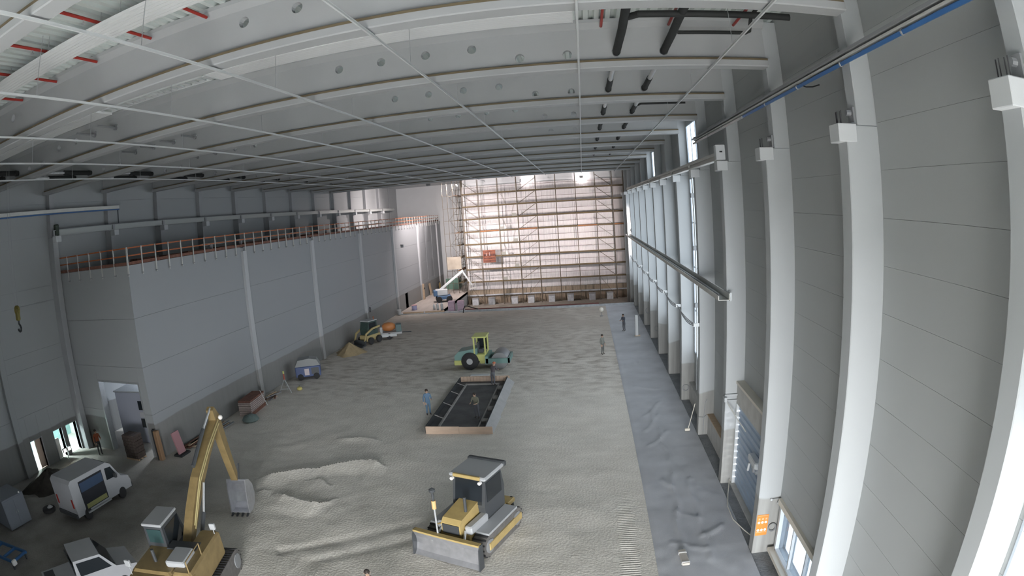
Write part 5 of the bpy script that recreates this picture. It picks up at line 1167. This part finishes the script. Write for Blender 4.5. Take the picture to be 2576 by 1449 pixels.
# ================================================================== PEOPLE
def person(label, loc, yaw, shirt, pants, skin=(.45, .30, .22), hat=None, lean=0., arms='down', stride=.0):
    V = []; E = []; Rd = []; idx = {}
    def jt(n, p, r, par=None):
        idx[n] = len(V); V.append(p); Rd.append(r)
        if par: E.append((idx[par], idx[n]))
    ly = -math.sin(lean); cz = math.cos(lean)
    def up(z, y=0.): return (0, y + (z - .95) * ly, .95 + (z - .95) * cz)
    jt('pelvis', (0, 0, .95), (.165, .115)); jt('waist', up(1.12), (.145, .105), 'pelvis'); jt('chest', up(1.34), (.17, .115), 'waist'); jt('neck', up(1.5), (.06, .06), 'chest')
    jt('chin', up(1.56, -.01), (.075, .085), 'neck'); jt('head', up(1.65, -.012), (.085, .105), 'chin'); jt('crown', up(1.735, 0), (.07, .085), 'head')
    for s_, n in ((-1, 'l'), (1, 'r')):
        sh = up(1.42); jt('sh' + n, (s_ * .19, sh[1], sh[2]), (.065, .065), 'chest')
        if arms == 'down' or (arms == 'one' and s_ < 0): el, wr, hd_ = (s_ * .26, sh[1] + .03, sh[2] - .28), (s_ * .27, sh[1] - .06, sh[2] - .53), (s_ * .265, sh[1] - .09, sh[2] - .61)
        else: el, wr, hd_ = (s_ * .25, sh[1] - .06, sh[2] - .27), (s_ * .2, sh[1] - .3, sh[2] - .3), (s_ * .18, sh[1] - .38, sh[2] - .29)
        jt('el' + n, el, (.045, .045), 'sh' + n); jt('wr' + n, wr, (.03, .033), 'el' + n); jt('hd' + n, hd_, (.026, .038), 'wr' + n)
        d = (Vector(hd_) - Vector(wr)).normalized()
        for q, (off, ln) in enumerate(((-.03, .075), (-.011, .09), (.009, .085), (.028, .065))):
            b0 = Vector(hd_) + Vector((0, off, 0)) + d * .035; jt('f%d%s' % (q, n), tuple(b0), (.0095, .0095), 'hd' + n); jt('g%d%s' % (q, n), tuple(b0 + d * ln * .6 + Vector((-s_ * .01, 0, 0))), (.0085, .0085), 'f%d%s' % (q, n)); jt('h%d%s' % (q, n), tuple(b0 + d * ln + Vector((-s_ * .025, 0, 0))), (.0075, .0075), 'g%d%s' % (q, n))
        b0 = Vector(wr) + d * .03 + Vector((-s_ * .012, -.035, 0)); jt('t0' + n, tuple(b0), (.011, .011), 'wr' + n); jt('t1' + n, tuple(b0 + d * .05 + Vector((-s_ * .01, -.025, 0))), (.009, .009), 't0' + n)
        st = stride * s_
        jt('hip' + n, (s_ * .095, 0, .86), (.095, .1), 'pelvis'); jt('kn' + n, (s_ * .105, -.03 + st * .5, .49), (.062, .066), 'hip' + n); jt('an' + n, (s_ * .11, .03 + st, .09), (.042, .048), 'kn' + n); jt('toe' + n, (s_ * .13, -.12 + st, .045), (.045, .04), 'an' + n)
    me = bpy.data.meshes.new('person'); me.from_pydata(V, E, []); me.update()
    o = bpy.data.objects.new('person', me); col.objects.link(o)
    md = o.modifiers.new('skin', 'SKIN'); md.use_smooth_shade = True
    for i, r in enumerate(Rd): me.skin_vertices[0].data[i].radius = r
    for v in me.skin_vertices[0].data: v.use_root = False
    me.skin_vertices[0].data[0].use_root = True
    sd = o.modifiers.new('subdivision', 'SUBSURF'); sd.levels = 1; sd.render_levels = 1
    dg = bpy.context.evaluated_depsgraph_get(); ev = bpy.data.meshes.new_from_object(o.evaluated_get(dg)); o.modifiers.clear(); o.data = ev; bpy.data.meshes.remove(me)
    key = '%.2f_%.2f_%.2f' % shirt
    ms_ = [mat('shirt_' + key, shirt, .85), mat('trousers_%.2f_%.2f_%.2f' % pants, pants, .85), mat('skin_tone', skin, .6), mat('work_boots', (.05, .04, .035), .8)]
    for m_ in ms_: ev.materials.append(m_)
    hands = [Vector(V[idx['hd' + n]]) for n in 'lr']
    for p in ev.polygons:
        c = p.center; p.use_smooth = True
        if c.z < .13: k = 3
        elif min((c - h).length for h in hands) < .15: k = 2
        elif (c - Vector(V[idx['neck']])).length < .06 or c.z > V[idx['neck']][2] + .01: k = 2
        elif c.z < .97 and abs(c.x) < .235: k = 1
        else: k = 0
        p.material_index = k
    hx, hy, hz_ = V[idx['head']]
    if hat:
        MB().lathe([(.118, .0), (.125, .015), (.118, .05), (.09, .10), (.04, .125), (.005, .13)], (hx, hy + .01, hz_ + .035), 14).box(-.1, .1, hy - .165, hy - .08, hz_ + .03, hz_ + .045).build('helmet', mat('helmet_%.1f_%.1f' % hat[:2], hat, .4), o, True)
    else:
        MB().lathe([(.1, -.02), (.108, .03), (.095, .08), (.05, .12), (.005, .13)], (hx, hy + .025, hz_ - .0), 12).build('hair', mat('dark_hair', (.03, .022, .018), .8), o, True)
    for s_ in (-1, 1): MB().ball((hx + s_ * .033, hy - .097, hz_ + .005), .012, 8).build('eye', DARK, o); MB().ball((hx + s_ * .092, hy + .01, hz_ - .005), .026, 8).build('ear', ms_[2], o)
    MB().prism([(-.012, -.02), (.012, -.02), (0, .03)], hy - .13, hy - .09, 'y').build('nose', ms_[2], o).location = (hx, 0, hz_ - .015); MB().box(hx - .028, hx + .028, hy - .1, hy - .09, hz_ - .058, hz_ - .048).build('mouth', RUST, o)
    o.location = loc; o.rotation_euler = (0, 0, yaw); tag(o, label, 'person', 'workers on site'); return o
person('Worker in blue overalls with white collar standing left of the formwork box', (-10.45, 34.4, .0), .5, (.10, .17, .26), (.09, .16, .24), hat=None, arms='one')
person('Worker in olive jacket and dark trousers standing inside the formwork box', (-7.05, 33.5, .09), -.3, (.17, .17, .13), (.09, .095, .11), arms='bent', lean=.25)
person('Worker in dark clothes bending over the back of the formwork box', (-7.1, 40.4, .09), 2.8, (.10, .09, .10), (.13, .14, .16), hat=(.45, .14, .07), lean=.5, arms='bent')
person('Worker in grey-green standing on the gravel near the grey sheet', (1.15, 48.5, 0), .9, (.20, .21, .19), (.13, .135, .13), arms='down')
person('Worker in dark blue on the grey sheet near the white post', (3.6, 57.1, .05), -.8, (.075, .085, .11), (.10, .105, .12), arms='bent', lean=.15)
person('Worker in orange jacket standing by the left doorways', (-30.4, 23.5, 0), 1.2, (.36, .10, .045), (.06, .06, .065), arms='one')
person('Worker whose dark head shows at the bottom edge of the view', (-7.25, 14.55, .0), .4, (.14, .05, .045), (.08, .08, .09), arms='down')
